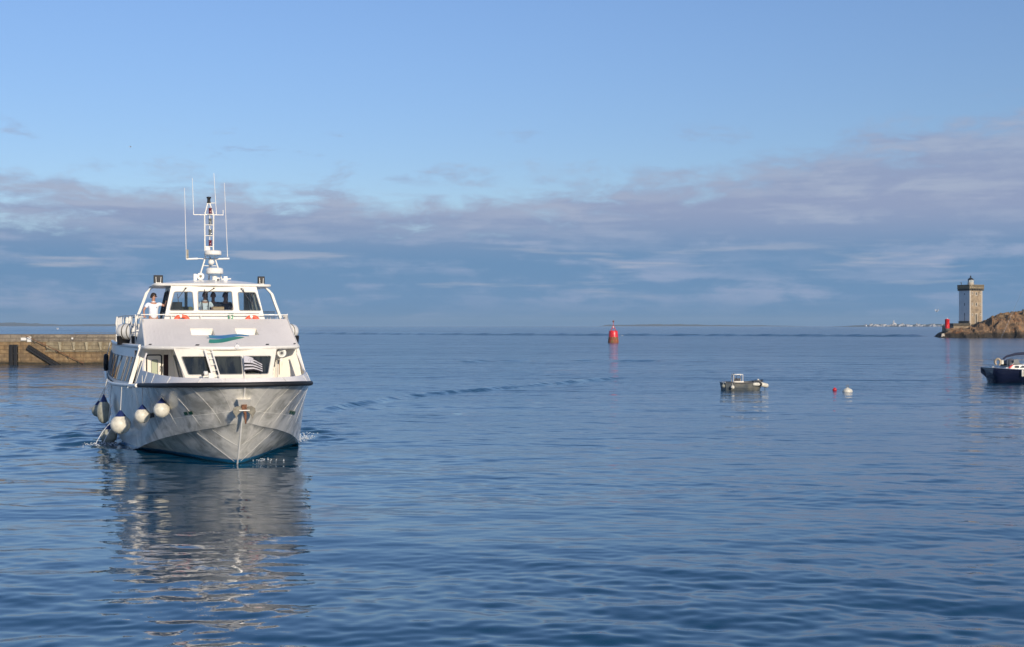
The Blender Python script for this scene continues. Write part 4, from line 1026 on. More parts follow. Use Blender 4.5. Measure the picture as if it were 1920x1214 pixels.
# ---- channel buoy
Y = 295; t = thing('channel_buoy', 'red conical channel buoy with weed grown foot out in the fairway', 'buoy', (gx(1150, Y), Y, 0))
MB().lathe([(1.28, -.4), (1.26, 0), (1.22, .4), (1.12, 1.05), (1.1, 1.32)], (0, 0, 0), (0, 0, 1), 32).build('foot', mat('weedy_red', (.16, .11, .04), .8, col2=(.30, .05, .03), vscale=1.8, bump=.6, bscale=4), t)
MB().lathe([(1.12, 1.3), (1.08, 1.9), (.98, 2.7), (.93, 2.78), (.3, 2.82)], (0, 0, 0), (0, 0, 1), 32).build('body', 'red', t)
mb = MB()
for a in (45, 135, 225, 315): mb.tube([(.75 * math.cos(R(a)), .75 * math.sin(R(a)), 2.8), (.10 * math.cos(R(a)), .10 * math.sin(R(a)), 3.95)], .045, 6)
mb.tube([(.45 * math.cos(2 * math.pi * k / 12), .45 * math.sin(2 * math.pi * k / 12), 3.3) for k in range(12)], .035, 5, closed=True); mb.tube([(0, 0, 3.9), (0, 0, 5.2)], .05, 6)
mb.build('topmark_cage', 'red', t)
MB().lathe([(.12, 3.45), (.14, 3.5), (.12, 3.75), (.02, 3.8)], (0, -.02, 0), (0, 0, 1), 12).build('lantern', 'white', t)
MB().lathe([(.2, 4.7), (.2, 5.05), (.02, 5.06)], (0, 0, 0), (0, 0, 1), 12).build('topmark_can', 'rust', t)

# ---- mooring buoys
Y = 76.0; t = thing('mooring_buoy', 'white round mooring buoy with a ring on top', 'buoy', (gx(1589, Y), Y, 0), group='small mooring buoys')
MB().lathe([(.001, -.16), (.2, -.13), (.29, -.02), (.30, .05), (.24, .16), (.12, .21), (.05, .23), (.04, .26)], (0, 0, 0), (0, 0, 1), 24).build('float', 'fender', t)
MB().tube([(.075 * math.cos(2 * math.pi * k / 14), 0, .33 + .075 * math.sin(2 * math.pi * k / 14)) for k in range(14)], .016, 6, closed=True).build('ring', 'galv', t)
t = thing('mooring_buoy', 'small red ball buoy beside the white one', 'buoy', (gx(1565, 77), 77, 0), group='small mooring buoys')
MB().ball((0, 0, .06), .13, 18, 10).build('float', 'red', t); MB().tube([(0, 0, .17), (0, 0, .23)], .025, 6).build('eye', 'red', t)

# ---- open dinghy
Y = 78.0; t = thing('work_dinghy', 'small grey open workboat with white fenders round its bow', 'boat', (gx(1395, Y), Y, 0), rz=R(10))
SH = [(0, (-1.36, 0.52, .50)), (.35, (-.5, .66, .47)), (.7, (.55, .60, .50)), (.9, (1.05, .30, .57)), (1, (1.20, .0, .60))]
KL = [(0, (-1.30, .40, -.1)), (.35, (-.5, .5, -.12)), (.7, (.55, .42, -.12)), (.9, (.88, .15, -.1)), (1, (.98, 0, -.1))]
rows = []
T = [i / 24 for i in range(25)]
for tt in T:
    a, b = interp(SH, tt), interp(KL, tt); rows.append([Vector((a.x, -a.y, a.z)), Vector((a.x, -a.y, a.z)).lerp(Vector((b.x, -b.y, b.z)), .5) + Vector((0, -.03, 0)), Vector((b.x, -b.y, b.z)), Vector((b.x, b.y, b.z)), b.lerp(a, .5) + Vector((0, .03, 0)), a])
mb = MB().grid(rows, smooth=False); mb.add(rows[0], [(0, 1, 2, 3, 4, 5)])
M['dinghyhull'] = mat('scuffed_grey_hull', (.06, .075, .085), .5, col2=(.15, .145, .12), vscale=2.2)
dh = mb.build('hull', 'dinghyhull', t); so = dh.modifiers.new('thick', 'SOLIDIFY'); so.thickness = .03; so.offset = -1
gl_ = [Vector((p.x, -p.y, p.z)) for p in [interp(SH, tt) for tt in T]] + [interp(SH, tt) for tt in T[::-1]]
MB().tube(gl_, .035, 7).build('gunwale', 'darkgrey', t)
MB().tube([(-1.36, -.52, .5), (-1.36, .52, .5)], .04, 7).build('transom_cap', 'white', t)
MB().add([(-1.33, -.5, .40), (-.5, -.62, .38), (.55, -.55, .40), (1.0, -.2, .46), (1.0, .2, .46), (.55, .55, .40), (-.5, .62, .38), (-1.33, .5, .40)], [tuple(range(8))]).build('inner_floor', 'cream', t)
mb = MB()
for x in (-.72, -.14):
    for y in (-.18, .22): mb.tube([(x, y, .42), (x, y, .96)], .02, 6)
mb.tube([(-.72, -.18, .96), (-.14, -.18, .96), (-.14, .22, .96), (-.72, .22, .96)], .02, 6, closed=True); mb.build('console_frame', 'white', t)
mb = MB(); mb.box(-.58, -.25, -.1, .15, .42, .72); mb.tube([(-.4 + .14 * math.cos(u), -.16, .78 + .14 * math.sin(u)) for u in [2 * math.pi * k / 14 for k in range(14)]], .018, 5, closed=True); mb.tube([(-.62, 0, .7), (-.66, 0, 1.02)], .03, 6)
mb.tube([(-.88, -.3, .5), (-.86, -.2, .78), (-.74, -.1, .93)], .018, 5); mb.build('engine_gear', 'darkgrey', t)
MB().box(-.7, -.1, -.25, .25, .38, .55).build('thwart', 'cream', t)
mb = MB(); mb.lathe([(.09, 0), (.03, .02), (.05, .08)], (.9, 0, .6), (0, 0, 1), 10); mb.build('cleat', 'cream', t)
for lb, c, ax, L, r in (('white tubular fender along the dinghy side', (.55, -.63, .38), (1, .08, 0), .42, .105), ('longest white fender wrapped round the dinghy bow', (1.10, -.42, .33), (1, .38, -.22), .62, .135)):
    f_ = thing('dinghy_fender', lb, 'fender', mtx=Matrix.Translation(t.location) @ Matrix.Rotation(R(10), 4, 'Z') @ Matrix.Translation(c), group='fenders on the dinghy')
    MB().lathe([(.02, -L / 2 - .03), (r * .7, -L / 2), (r, -L / 2 + .06), (r, L / 2 - .06), (r * .7, L / 2), (.02, L / 2 + .03)], (0, 0, 0), ax, 18).build('tube', 'fender', f_)
    MB().tube([(0, 0, r), (0, .1, .2)], .012, 5).build('lashing', 'black', f_)
for lb, c, r, m_ in (('white round fender near the dinghy stern', (-.98, -.70, .22), .12, 'fender'), ('grubby round fender at the dinghy stern corner', (-1.45, -.4, .28), .11, 'fenderold'), ('black ball fender between the white ones on the dinghy', (.83, -.56, .38), .12, 'black')):
    f_ = thing('dinghy_fender', lb, 'fender', mtx=Matrix.Translation(t.location) @ Matrix.Rotation(R(10), 4, 'Z') @ Matrix.Translation(c), group='fenders on the dinghy')
    MB().ball((0, 0, 0), r, 14, 9).build('ball', m_, f_); MB().tube([(0, 0, r), (0, .12, .28)], .012, 5).build('lashing', 'rope', f_)
MB().tube([(1.2, -.0, .5), (1.28, -.1, .2), (1.3, -.15, -.1)], .015, 5).build('mooring_line', 'black', t)

# ---- sailing yacht, stern towards us on the left
Y = 88.0; t = thing('sailing_yacht', 'dark blue sailing yacht with white coachroof and grey sprayhood cut by the right edge', 'yacht', (gx(1850.5, Y), Y, 0), rz=R(6))
SH = [(0, (.0, .95, 1.05)), (.15, (1.3, 1.3, .96)), (.5, (4.4, 1.55, .95)), (.8, (7.6, .95, 1.08)), (1, (9.6, 0, 1.22))]
ML = [(0, (-.02, .86, .66)), (.04, (.2, .95, .52)), (.15, (1.2, 1.2, .42)), (.5, (4.4, 1.45, .25)), (.8, (7.3, .75, .3)), (1, (9.2, 0, .5))]
KL = [(0, (.24, .60, .40)), (.035, (.34, .6, .22)), (.05, (.37, .6, -.2)), (.15, (1.15, .55, -.25)), (.5, (4.4, .6, -.4)), (.8, (6.9, .3, -.4)), (1, (8.5, 0, -.1))]
rows = []; T = [i / 30 for i in range(31)]
for tt in T:
    a, m_, b = interp(SH, tt), interp(ML, tt), interp(KL, tt)
    rows.append([Vector((a.x, -a.y, a.z)), Vector((m_.x, -m_.y, m_.z)), Vector((b.x, -b.y, b.z)), b, m_, a])
mb = MB().grid(rows); mb.add(rows[0], [(0, 1, 2, 3, 4, 5)]); yh = mb.build('hull', 'navy', t)
MB().box(1.02, 1.35, -.12, .12, -.3, .45).build('rudder', 'navy', t)
mb = MB().grid([[Vector((p.x, -p.y, p.z + .01)) for p in [interp(SH, tt) for tt in T]], [interp(SH, tt) + Vector((0, 0, .01)) for tt in T]], smooth=False); mb.build('deck', 'cream', t)
MB().tube([Vector((p.x, -p.y, p.z + .02)) for p in [interp(SH, tt) for tt in T]], .03, 6).build('toe_rail', 'steel', t)
mb = MB(); P = [(1.0, -.85, .99), (1.5, -.82, 1.24), (4.6, -.74, 1.34), (6.6, -.5, 1.14), (6.9, -.42, 1.05)]
mb.grid([[Vector(p) + Vector((0, -.1, -(p[2] - .95))) for p in P], [Vector(p) for p in P], [Vector((p[0], -p[1], p[2])) for p in P], [Vector((p[0], -p[1] + .1, .95)) for p in P]], smooth=False)
co_ = mb.build('coachroof', 'white', t)
for x0, x1 in ((1.45, 1.85), (1.92, 2.5), (2.9, 3.9)):
    MB().hexa([(x0, -.92, 1.05), (x1, -.92, 1.05), (x1, -.8, 1.05), (x0, -.8, 1.05), (x0 + .16, -.88, 1.19), (x1, -.88, 1.19), (x1, -.75, 1.2), (x0 + .16, -.75, 1.2)]).build('cabin_window', 'darkglass', co_)
mb = MB(); rows = []
for e in range(7):
    x = 1.2 + .6 * e / 6 * 1.9; hgt = .48 * math.sin(min(1, (e + .6) / 3.2) * math.pi / 2) * (1 - .75 * max(0, (e - 3.5) / 2.5))
    rows.append([(x, -.74 * math.cos(u), 1.18 + max(hgt, .06) * math.sin(u)) for u in [math.pi * k / 10 for k in range(11)]])
mb.grid(rows); M['hood'] = mat('grey_canvas', (.13, .135, .14), .8, vary=.3, vscale=3)
hd = mb.build('sprayhood', 'hood', t); so = hd.modifiers.new('thick', 'SOLIDIFY'); so.thickness = .02
mb = MB(); mb.add([(1.5, -.78, 1.30), (1.95, -.78, 1.30), (1.9, -.70, 1.62), (1.6, -.70, 1.62)], [(0, 1, 2, 3)]); mb.build('hood_window', 'clearlight', hd)
mb = MB()
mb.tube([(1.0, 0, 1.5), (1.4, 0, 1.8), (2.1, 0, 1.98), (3.8, 0, 2.08), (5.6, 0, 2.2)], [.03, .07, .09, .12, .15], 10); mb.build('boom_with_sail_cover', mat('navy_canvas', (.015, .02, .05), .8), t)
MB().tube([(5.7, 0, 1.1), (5.65, 0, 13.2)], [.075, .06], 10).build('mast', 'white', t)
mb = MB(); mb.tube([(.1, 0, 1.1), (5.66, 0, 13.0)], .006, 4); mb.tube([(9.5, 0, 1.25), (5.66, 0, 13.0)], .006, 4); mb.tube([(5.5, -1.4, 1.0), (5.66, 0, 12.8)], .006, 4); mb.build('rigging', 'steel', t)
mb = MB()
for x in (1.9, 3.2, 4.6, 6.1, 7.6): 
    yy = -interp(SH, min(1, x / 9.6)).y + .06; mb.tube([(x, yy, 1.0), (x, yy, 1.6)], .012, 5)
mb.tube([(.2, -.85, 1.62), (1.9, -1.3, 1.6), (4.6, -1.48, 1.6), (7.6, -.9, 1.6), (9.2, 0, 1.7)], .007, 4)
for x, y in ((.1, -.8), (.1, .8), (.9, -1.1)): mb.tube([(x, y, 1.0), (x, y, 1.62)], .015, 5)
mb.tube([(.9, -1.1, 1.62), (.1, -.8, 1.62), (.1, .8, 1.62)], .015, 5); mb.build('guard_rail', 'steel', t)
YM = Matrix.Translation(t.location) @ Matrix.Rotation(R(6), 4, 'Z')
f_ = thing('horseshoe_lifebuoy', 'pale horseshoe lifebuoy on the yacht stern rail', 'lifebuoy', mtx=YM @ Matrix.Translation((.3, -.95, 1.45)))
mb = MB(); mb.tube([(.22 * math.sin(u) * .6, -.22 * math.sin(u) * .5, .22 * math.cos(u)) for u in [R(-150) + R(300) * k / 14 for k in range(15)]], .075, 9); mb.build('ring', mat('faded_buoy', (.45, .36, .25), .7), f_)
MB().box(.28, .42, .0, .06, -.15, .15).build('light', 'fender', f_)
for lb, x in (('long white fender on the yacht nearest its stern', 1.78), ('long white fender on the yacht by its cabin window', 2.42)):
    f_ = thing('yacht_fender', lb, 'fender', mtx=YM @ Matrix.Translation((x, -1.48, .70)), group='fenders on the yacht')
    MB().lathe([(.02, -.24), (.07, -.21), (.085, -.15), (.085, .15), (.07, .21), (.02, .24)], (0, 0, 0), (.12 if x > 2 else 0, 0, 1), 14).build('tube', 'fender', f_)
    MB().tube([(0, 0, .22), (0, .15, .4)], .01, 5).build('line', 'rope', f_)
mb = MB(); mb.box(.85, 1.5, -1.0, -.86, .97, 1.09); mb.box(.85, 1.5, .86, 1.0, .97, 1.09); mb.build('cockpit_coaming', 'white', t)
f_ = thing('folded_ensign', 'furled red ensign on the yacht cockpit edge', 'flag', mtx=YM @ Matrix.Translation((1.15, -1.05, 1.1)))
MB().tube([(-.1, 0, -.05), (.02, 0, .03), (.18, 0, .16)], [.06, .07, .03], 8).build('cloth', 'red', f_); MB().tube([(-.1, .02, -.1), (.25, .02, .3)], .012, 5).build('staff', 'white', f_)

# ============================================================ PIER
def pier_mat(name, c1, c2, c3, tide=None):
    m = bpy.data.materials.new(name); m.use_nodes = True; q = NG(m.node_tree); b = m.node_tree.nodes['Principled BSDF']
    t = q.n('ShaderNodeTexCoord'); sp = q.n('ShaderNodeSeparateXYZ'); m.node_tree.links.new(t.outputs['Object'], sp.inputs[0]); x, y, z = sp.outputs
    o = t.outputs['Object']
    c = q.mix(q.step(q.noise(o, .55, 6, .65), .36, .62), c1, c2)
    c = q.mix(q.m('MULTIPLY', q.step(q.noise(o, 2.6, 6, .7), .42, .68), .65), c, c3)
    sv = q.comb(q.m('MULTIPLY', x, 2.2), 0.0, q.m('MULTIPLY', z, .35))
    c = q.mix(q.m('MULTIPLY', q.step(q.noise(sv, 1.0, 6, .7), .48, .7), .6), c, tuple(v * .42 for v in c1))
    if tide:
        zz = q.m('ADD', z, q.m('MULTIPLY', q.m('SUBTRACT', q.noise(o, 1.3, 4), .5), .35))
        c = q.mix(q.step(zz, .42, .12), c, (.035, .030, .018))
    br = q.n('ShaderNodeTexBrick'); q.put(br.inputs['Vector'], q.comb(x, z, 0.0)); br.inputs['Scale'].default_value = 1.0
    br.inputs['Brick Width'].default_value = 1.1; br.inputs['Row Height'].default_value = .38; br.inputs['Mortar Size'].default_value = .035; br.inputs['Mortar Smooth'].default_value = .3
    c = q.mix(q.m('MULTIPLY', br.outputs['Fac'], .75), c, tuple(v * .4 for v in c1))
    q.put(b.inputs['Base Color'], c); b.inputs['Roughness'].default_value = .9
    bp = q.n('ShaderNodeBump'); bp.inputs['Strength'].default_value = .6; bp.inputs['Distance'].default_value = .12
    q.put(bp.inputs['Height'], q.noise(o, 3.0, 6, .7)); q.put(b.inputs['Normal'], bp.outputs[0]); return m
M['par'] = pier_mat('parapet_stone', (.27, .22, .16), (.17, .14, .11), (.36, .31, .23))
M['mid'] = pier_mat('pier_stone_pale', (.27, .22, .14), (.18, .14, .085), (.36, .31, .20))
M['low'] = pier_mat('pier_stone_rusty', (.24, .15, .07), (.17, .12, .07), (.34, .24, .12), tide=True)
PY = 129.0
PX0, PX1, PXJ = -78.0, gx(330, PY), gx(86, PY)
pier = thing('stone_pier', 'old stone pier with stained granite courses behind the ferry', 'pier', (0, PY, 0))
MB().box(PX0, PX1, .15, 2.2, 2.30, 3.06).build('parapet', 'par', pier, bevel=.04)
MB().box(PX0, PX1 + .1, .1, 5.0, 1.35, 2.33).build('upper_course', 'mid', pier)
MB().box(PXJ, PX1 + .25, -.12, 5.2, -1.5, 1.36).build('lower_course', 'low', pier, bevel=.04)
MB().box(PX0, PXJ, -.06, 5.2, -1.5, 2.28).build('rough_wall', 'low', pier)
MB().box(PXJ, PX1 + .3, -.28, 0, 1.30, 1.42).build('ledge', 'mid', pier, bevel=.03)
for px in (113, 139, 163, 189, 214, 240):
    x = gx(px, PY); w0, w1 = .15, .06
    MB().hexa([(x - w1, -.05, 1.45), (x + w1, -.05, 1.45), (x + w1, .12, 1.45), (x - w1, .12, 1.45), (x - w0, -.22, 2.28), (x + w0, -.22, 2.28), (x + w0, .12, 2.28), (x - w0, .12, 2.28)]).build('corbel', mat('pale_corbel', (.42, .36, .24), .9, vary=.3, vscale=3), pier)
rl = MB()
for z in (2.45, 2.72): rl.tube([(gx(60, PY), .12, z), (gx(218, PY), .12, z)], .018, 5)
for k in range(12): x = gx(60 + k * 14.3, PY); rl.tube([(x, .12, 2.32), (x, .12, 2.9)], .016, 5)
rl.tube([(gx(138, PY), .3, 3.2), (gx(320, PY), .3, 3.2)], .022, 5)
for k in range(8): x = gx(138 + k * 25, PY); rl.tube([(x, .3, 3.05), (x, .3, 3.2)], .018, 5)
rl.build('railing', 'galv', pier)
fp = thing('fender_pile', 'black upright double fender pile bolted to the pier', 'pile', (gx(27.5, PY), PY - .25, 0))
for x in (-.22, .22):
    MB().box(x - .18, x + .18, -.2, .18, -1.2, 2.02).build('timber', 'black', fp, bevel=.03)
for z in (.3, 1.1, 1.85): MB().box(-.46, .46, -.05, .12, z, z + .09).build('bracket', 'galv', fp)
br_ = thing('raking_beam', 'black raking timber beam leaning down the pier into the water', 'beam', (0, PY - .3, 0))
a, b = Vector((gx(54, PY), 0, 1.80)), Vector((gx(118, PY), 0, -.35))
d_ = (b - a).normalized(); nrm = Vector((-d_.z, 0, d_.x))
for s in (0, 1):
    c0 = nrm * (.12 - s * .25)
    MB().hexa([a + c0 - nrm * .11 + Vector((0, -.15, 0)), a + c0 + nrm * .11 + Vector((0, -.15, 0)), a + c0 + nrm * .11 + Vector((0, .15, 0)), a + c0 - nrm * .11 + Vector((0, .15, 0)),
               b + c0 - nrm * .11 + Vector((0, -.15, 0)), b + c0 + nrm * .11 + Vector((0, -.15, 0)), b + c0 + nrm * .11 + Vector((0, .15, 0)), b + c0 - nrm * .11 + Vector((0, .15, 0))]).build('timber', 'black', br_)
hr = thing('stair_handrail', 'thin sloping handrail of the steps going down the pier face', 'handrail', (0, PY - .5, 0))
a, b = Vector((gx(50, PY), 0, 2.95)), Vector((gx(160, PY), 0, .15))
MB().tube([a, b], .035, 6).build('rail', 'rust', hr)
for e in (.15, .35, .53, .72, .9): p = a.lerp(b, e); MB().tube([p, p - Vector((0, -.45, .5))], .03, 5).build('stanchion', 'galv', hr)
for lb, px0, px1, z0, z1 in (('wider low white notice board on the pier parapet', 39.5, 50, 2.44, 2.72), ('taller white notice board on the pier parapet', 51.5, 59, 2.30, 2.82), ('tiny pale plate on the pier parapet to the right of the boards', 134.5, 137.5, 2.55, 2.73)):
    s_ = thing('notice_board', lb, 'sign', (gx((px0 + px1) / 2, PY), PY - .02, 0)); w = (px1 - px0) * .05375 / 2
    MB().box(-w, w, -.06, 0, z0, z1).build('panel', 'white', s_)
    if w > .15: MB().tube([(w + .06, -.02, 2.2), (w + .06, -.02, z1 + .25)], .03, 5).build('post', 'galv', s_)

# ============================================================ HEADLAND
prof_k = [(138.2, -1.5), (139.6, -.2), (141.0, 1.2), (144.0, 2.8), (147, 3.5), (150, 3.9), (153.5, 4.3), (155.5, 5.6), (157.6, 7.0), (160, 8.2), (163, 9.0), (167, 9.6), (170, 10.3), (178, 12.0), (200, 15), (240, 18), (300, 20)]
def prof(x):
    for (a, za), (b, zb) in zip(prof_k, prof_k[1:]):
        if x <= b: return za + (zb - za) * max(0, (x - a)) / (b - a)
    return 20
def rock_h(x, y):
    p = prof(x * 422 / max(y, 404) + 1.3 * mnoise.noise(Vector((x * .3, y * .2, 9.1))))
    front = 410 + 3.0 * mnoise.noise(Vector((x * .12, 0, 3.0))) + 1.2 * mnoise.noise(Vector((x * .5, 0, 5.0)))
    e = (y - front) / (2.5 + p * .95); back = (420 + (x - 139) * 4 - y) / 8
    s = max(-1, min(1, e, back)); s = s if s < 0 else (s ** .75)
    if s < 0: return -1.5 + s
    v = Vector((x, y, 0))
    r = mnoise.ridged_multi_fractal(v * .16 + Vector((3, 7, 0)), .9, 2.1, 5, 1.0, 2.0) - 1.1
    cell = mnoise.voronoi(Vector((x * .33, y * .22, 2)))[0]; f = cell[1] - cell[0]
    bl = mnoise.cell(Vector((x * .42 + .6 * r, y * .25, 1)))
    r2 = mnoise.ridged_multi_fractal(v * .55 + Vector((1, 2, 0)), .8, 2.1, 3, 1.0, 2.0) - 1.1
    h = p * .86 * s + (r * .9 + (f - .4) * 1.5 + bl * .9 + r2 * .35 - .3) * max(0, min(1, p / 3)) * s ** .4 * min(1, .35 + p / 9) - .4 * (1 - s)
    if 151 < x < 165 and 434 < y < 447: h = min(h, 4.3 + max(0, x - 160.2) * 1.2)
    if p < 4.4: h = min(h, p + .5)
    return h
xs = np.concatenate([np.arange(133.5, 182, .34), np.arange(182, 300, 1.5)]); ys = np.concatenate([np.arange(404, 440, .34), np.arange(440, 520, 1.6)])
mb = MB(); rows = [[(float(x), float(y), rock_h(float(x), float(y))) for x in xs] for y in ys]; mb.grid(rows, smooth=False)
def rock_mat():
    m = bpy.data.materials.new('lichened_granite'); m.use_nodes = True; q = NG(m.node_tree); b = m.node_tree.nodes['Principled BSDF']
    t = q.n('ShaderNodeTexCoord'); o = t.outputs['Object']; sp = q.n('ShaderNodeSeparateXYZ'); m.node_tree.links.new(o, sp.inputs[0])
    c = q.mix(q.step(q.noise(o, .35, 6, .65), .38, .62), (.25, .15, .075), (.13, .082, .045))
    c = q.mix(q.step(q.noise(o, 1.1, 6, .7), .5, .72), c, (.28, .20, .125))
    c = q.mix(q.m('MULTIPLY', q.step(q.noise(o, .28, 4, .6, .5), .55, .68), .7), c, (.34, .13, .03))
    c = q.mix(q.m('MULTIPLY', q.step(q.noise(o, .5, 4, .6), .52, .7), q.step(sp.outputs[2], 6.0, 9.0)), c, (.13, .13, .05))
    z = q.m('ADD', sp.outputs[2], q.m('MULTIPLY', q.m('SUBTRACT', q.noise(o, .5, 4), .5), 2.2))
    c = q.mix(q.step(z, 2.3, 1.0), c, (.035, .026, .016))
    q.put(b.inputs['Base Color'], c); b.inputs['Roughness'].default_value = .92
    bp = q.n('ShaderNodeBump'); bp.inputs['Strength'].default_value = .8; bp.inputs['Distance'].default_value = .5
    q.put(bp.inputs['Height'], q.noise(o, 1.1, 6, .7)); q.put(b.inputs['Normal'], bp.outputs[0]); return m
rk = mb.build('rocky_headland', rock_mat(), None, fix=False); rk['kind'] = 'structure'

# ---- lighthouse
LX, LY, LZ = gx(1818.2, 436) , 439.5, 4.5
sc_ = 440 / 2400
lt = thing('lighthouse', 'square stone lighthouse, one side whitewashed, on the rocky headland', 'lighthouse', (gx(1818.2, 437), 437, 0))
u_ = Vector((math.cos(R(20.8)), math.sin(R(20.8)), 0)); v_ = Vector((-math.cos(R(69.2)), math.sin(R(69.2)), 0)); SD = 5.35
def lp(a, b, z): p = u_ * a + v_ * b; return (p.x, p.y, z)     # a along the sunlit face, b along the white face
def zpx(py): return CAMH + (611 - py) * 437 / 2400
def lbox(a0, a1, b0, b1, z0, z1): return [lp(a0, b0, z0), lp(a1, b0, z0), lp(a1, b1, z0), lp(a0, b1, z0), lp(a0, b0, z1), lp(a1, b0, z1), lp(a1, b1, z1), lp(a0, b1, z1)]
M['lhstone'] = mat('lighthouse_rubble', (.36, .275, .18), .9, col2=(.20, .15, .10), vscale=.9, bump=.6, bscale=3, detail=8)
M['lhwhite'] = mat('whitewash', (.72, .72, .70), .8, vary=.08, vscale=.7)
M['lhdark'] = mat('dark_granite', (.12, .105, .08), .9, vary=.4, vscale=1.5)
M['quoin'] = mat('pale_quoin', (.50, .44, .35), .85, vary=.15, vscale=2)
M['parapetstone'] = mat('gallery_granite', (.26, .21, .13), .9, vary=.35, vscale=2)
ZB, ZT1 = 4.4, zpx(544)
mb = MB(); mb.mat(0).hexa(lbox(0, SD, .06, SD, ZB, ZT1)); tower = mb.build('tower', 'lhstone', lt)
MB().hexa(lbox(-.06, SD - .3, .0, SD, ZB + .8, ZT1 + .02)[:0] or [lp(-.05, .0, ZB + 1.1), lp(.0, .0, ZB + 1.1), lp(.0, SD, ZB + 1.1), lp(-.05, SD, ZB + 1.1), lp(-.05, .0, ZT1), lp(0, .0, ZT1), lp(0, SD, ZT1), lp(-.05, SD, ZT1)]).build('whitewashed_face', 'lhwhite', lt)
MB().hexa(lbox(-.16, SD + .1, .3, SD + .1, ZB - 1, ZB + 1.12)).build('plinth', 'lhdark', lt)
MB().hexa(lbox(-.02, .55, -.02, .08, ZB - .5, ZT1)).build('corner_stones', 'quoin', lt)
MB().hexa(lbox(SD - .45, SD + .03, -.02, .08, ZB - .5, ZT1)).build('corner_stones', 'quoin', lt)
for k, (py0, py1) in enumerate(((547, 553), (568, 573), (588, 593))):
    for a in (.85, 4.25):
        z0, z1 = zpx(py1), zpx(py0); w_ = MB(); w_.hexa(lbox(a, a + .62, -.05, .07, z0, z1)); sur = w_.build('window_surround', 'quoin', lt)
        MB().hexa(lbox(a + .22, a + .42, -.09, .07, z0 + .25, z1 - .2)).build('window_slit', 'darkgrey', sur)
for py0, py1 in ((548, 555), (568, 575)):
    a = 2.3; z0, z1 = zpx(py1), zpx(py0); sur = MB().hexa(lbox(a, a + .95, -.05, .07, z0, z1)).build('window_surround', 'quoin', lt)
    MB().hexa(lbox(a + .3, a + .68, -.09, .07, z0 + .3, z1 - .1)).build('window_pane', 'darkglass', sur)
sur = MB().hexa(lbox(2.15, 3.3, -.06, .07, ZB, zpx(588))).build('door_surround', 'quoin', lt)
MB().hexa(lbox(2.42, 3.05, -.10, .07, ZB, zpx(589.5))).build('door', 'lhdark', sur)
for py0, py1 in ((550, 553), (568.5, 573.5), (587, 592)):
    z0, z1 = zpx(py1), zpx(py0); MB().hexa(lbox(-.09, .02, 2.35, 2.65, z0, z1)).build('window_slit', 'darkgrey', lt)
MB().hexa(lbox(-.09, .02, 2.42, 2.58, ZB + 1, zpx(592))).build('downpipe', 'lhdark', lt)
# gallery
zc, zg0, zg1 = zpx(544.5), zpx(541), zpx(534)
gal = MB().hexa(lbox(-.42, SD + .42, -.42, SD + .42, zg0 - .05, zg0 + .18)).build('gallery_slab', 'parapetstone', lt)
for sidex in range(4):
    for k in range(9):
        s = -.2 + (SD + .4) * k / 8
        if sidex == 0: b_ = lbox(s - .14, s + .14, -.37, .1, zc - .1, zg0)
        elif sidex == 1: b_ = lbox(-.37, .1, s - .14, s + .14, zc - .1, zg0)
        elif sidex == 2: b_ = lbox(s - .14, s + .14, SD - .1, SD + .37, zc - .1, zg0)
        else: b_ = lbox(SD - .1, SD + .37, s - .14, s + .14, zc - .1, zg0)
        MB().hexa(b_).build('corbel', 'lhdark', gal)
def ring_wall(o, i, z0, z1, name, m, par):
    mb = MB()
    for b_ in (lbox(-o, SD + o, -o, -i, z0, z1), lbox(-o, SD + o, SD + i, SD + o, z0, z1), lbox(-o, -i, -i, SD + i, z0, z1), lbox(SD + i, SD + o, -i, SD + i, z0, z1)): mb.hexa(b_)
    return mb.build(name, m, par)
ring_wall(.40, .22, zg0 + .18, zg0 + .42, 'parapet_foot', 'parapetstone', lt)
top_ = ring_wall(.45, .17, zg1 - .22, zg1, 'parapet_cap', 'parapetstone', lt)
mb = MB()
for k in range(15):
    s = -.3 + (SD + .6) * k / 14
    for b_ in (lbox(s - .13, s + .13, -.38, -.24, zg0 + .4, zg1 - .2), lbox(-.38, -.24, s - .13, s + .13, zg0 + .4, zg1 - .2), lbox(s - .13, s + .13, SD + .24, SD + .38, zg0 + .4, zg1 - .2), lbox(SD + .24, SD + .38, s - .13, s + .13, zg0 + .4, zg1 - .2)): mb.hexa(b_)
mb.build('balusters', 'parapetstone', lt)
cc = lp(SD * .5, SD * .5, 0)
MB().lathe([(1.0, zg0), (1.0, zpx(530)), (.95, zpx(529.5))], (cc[0], cc[1], 0), (0, 0, 1), 16).build('lantern_base', 'quoin', lt)
ln = MB().lathe([(.9, zpx(529.5)), (.9, zpx(524.6))], (cc[0], cc[1], 0), (0, 0, 1), 12, smooth=False).build('lantern_room', mat('lantern_glass', (.42, .45, .42), .2), lt)
mb = MB()
for k in range(8): a = 2 * math.pi * k / 8; mb.tube([(cc[0] + .92 * math.cos(a), cc[1] + .92 * math.sin(a), zpx(530)), (cc[0] + .92 * math.cos(a), cc[1] + .92 * math.sin(a), zpx(524.4))], .06, 5)
mb.build('glazing_bars', 'white', ln)
MB().lathe([(1.0, zpx(524.8)), (.98, zpx(524)), (.8, zpx(522.3)), (.45, zpx(520.8)), (.2, zpx(520)), (.14, zpx(519)), (.26, zpx(518.4)), (.26, zpx(517.6)), (.05, zpx(516.8)), (.03, zpx(514.5))], (cc[0], cc[1], 0), (0, 0, 1), 20).build('dome', mat('dark_dome', (.03, .035, .04), .4), lt)
ap = lp(-.3, SD * .72, 0)
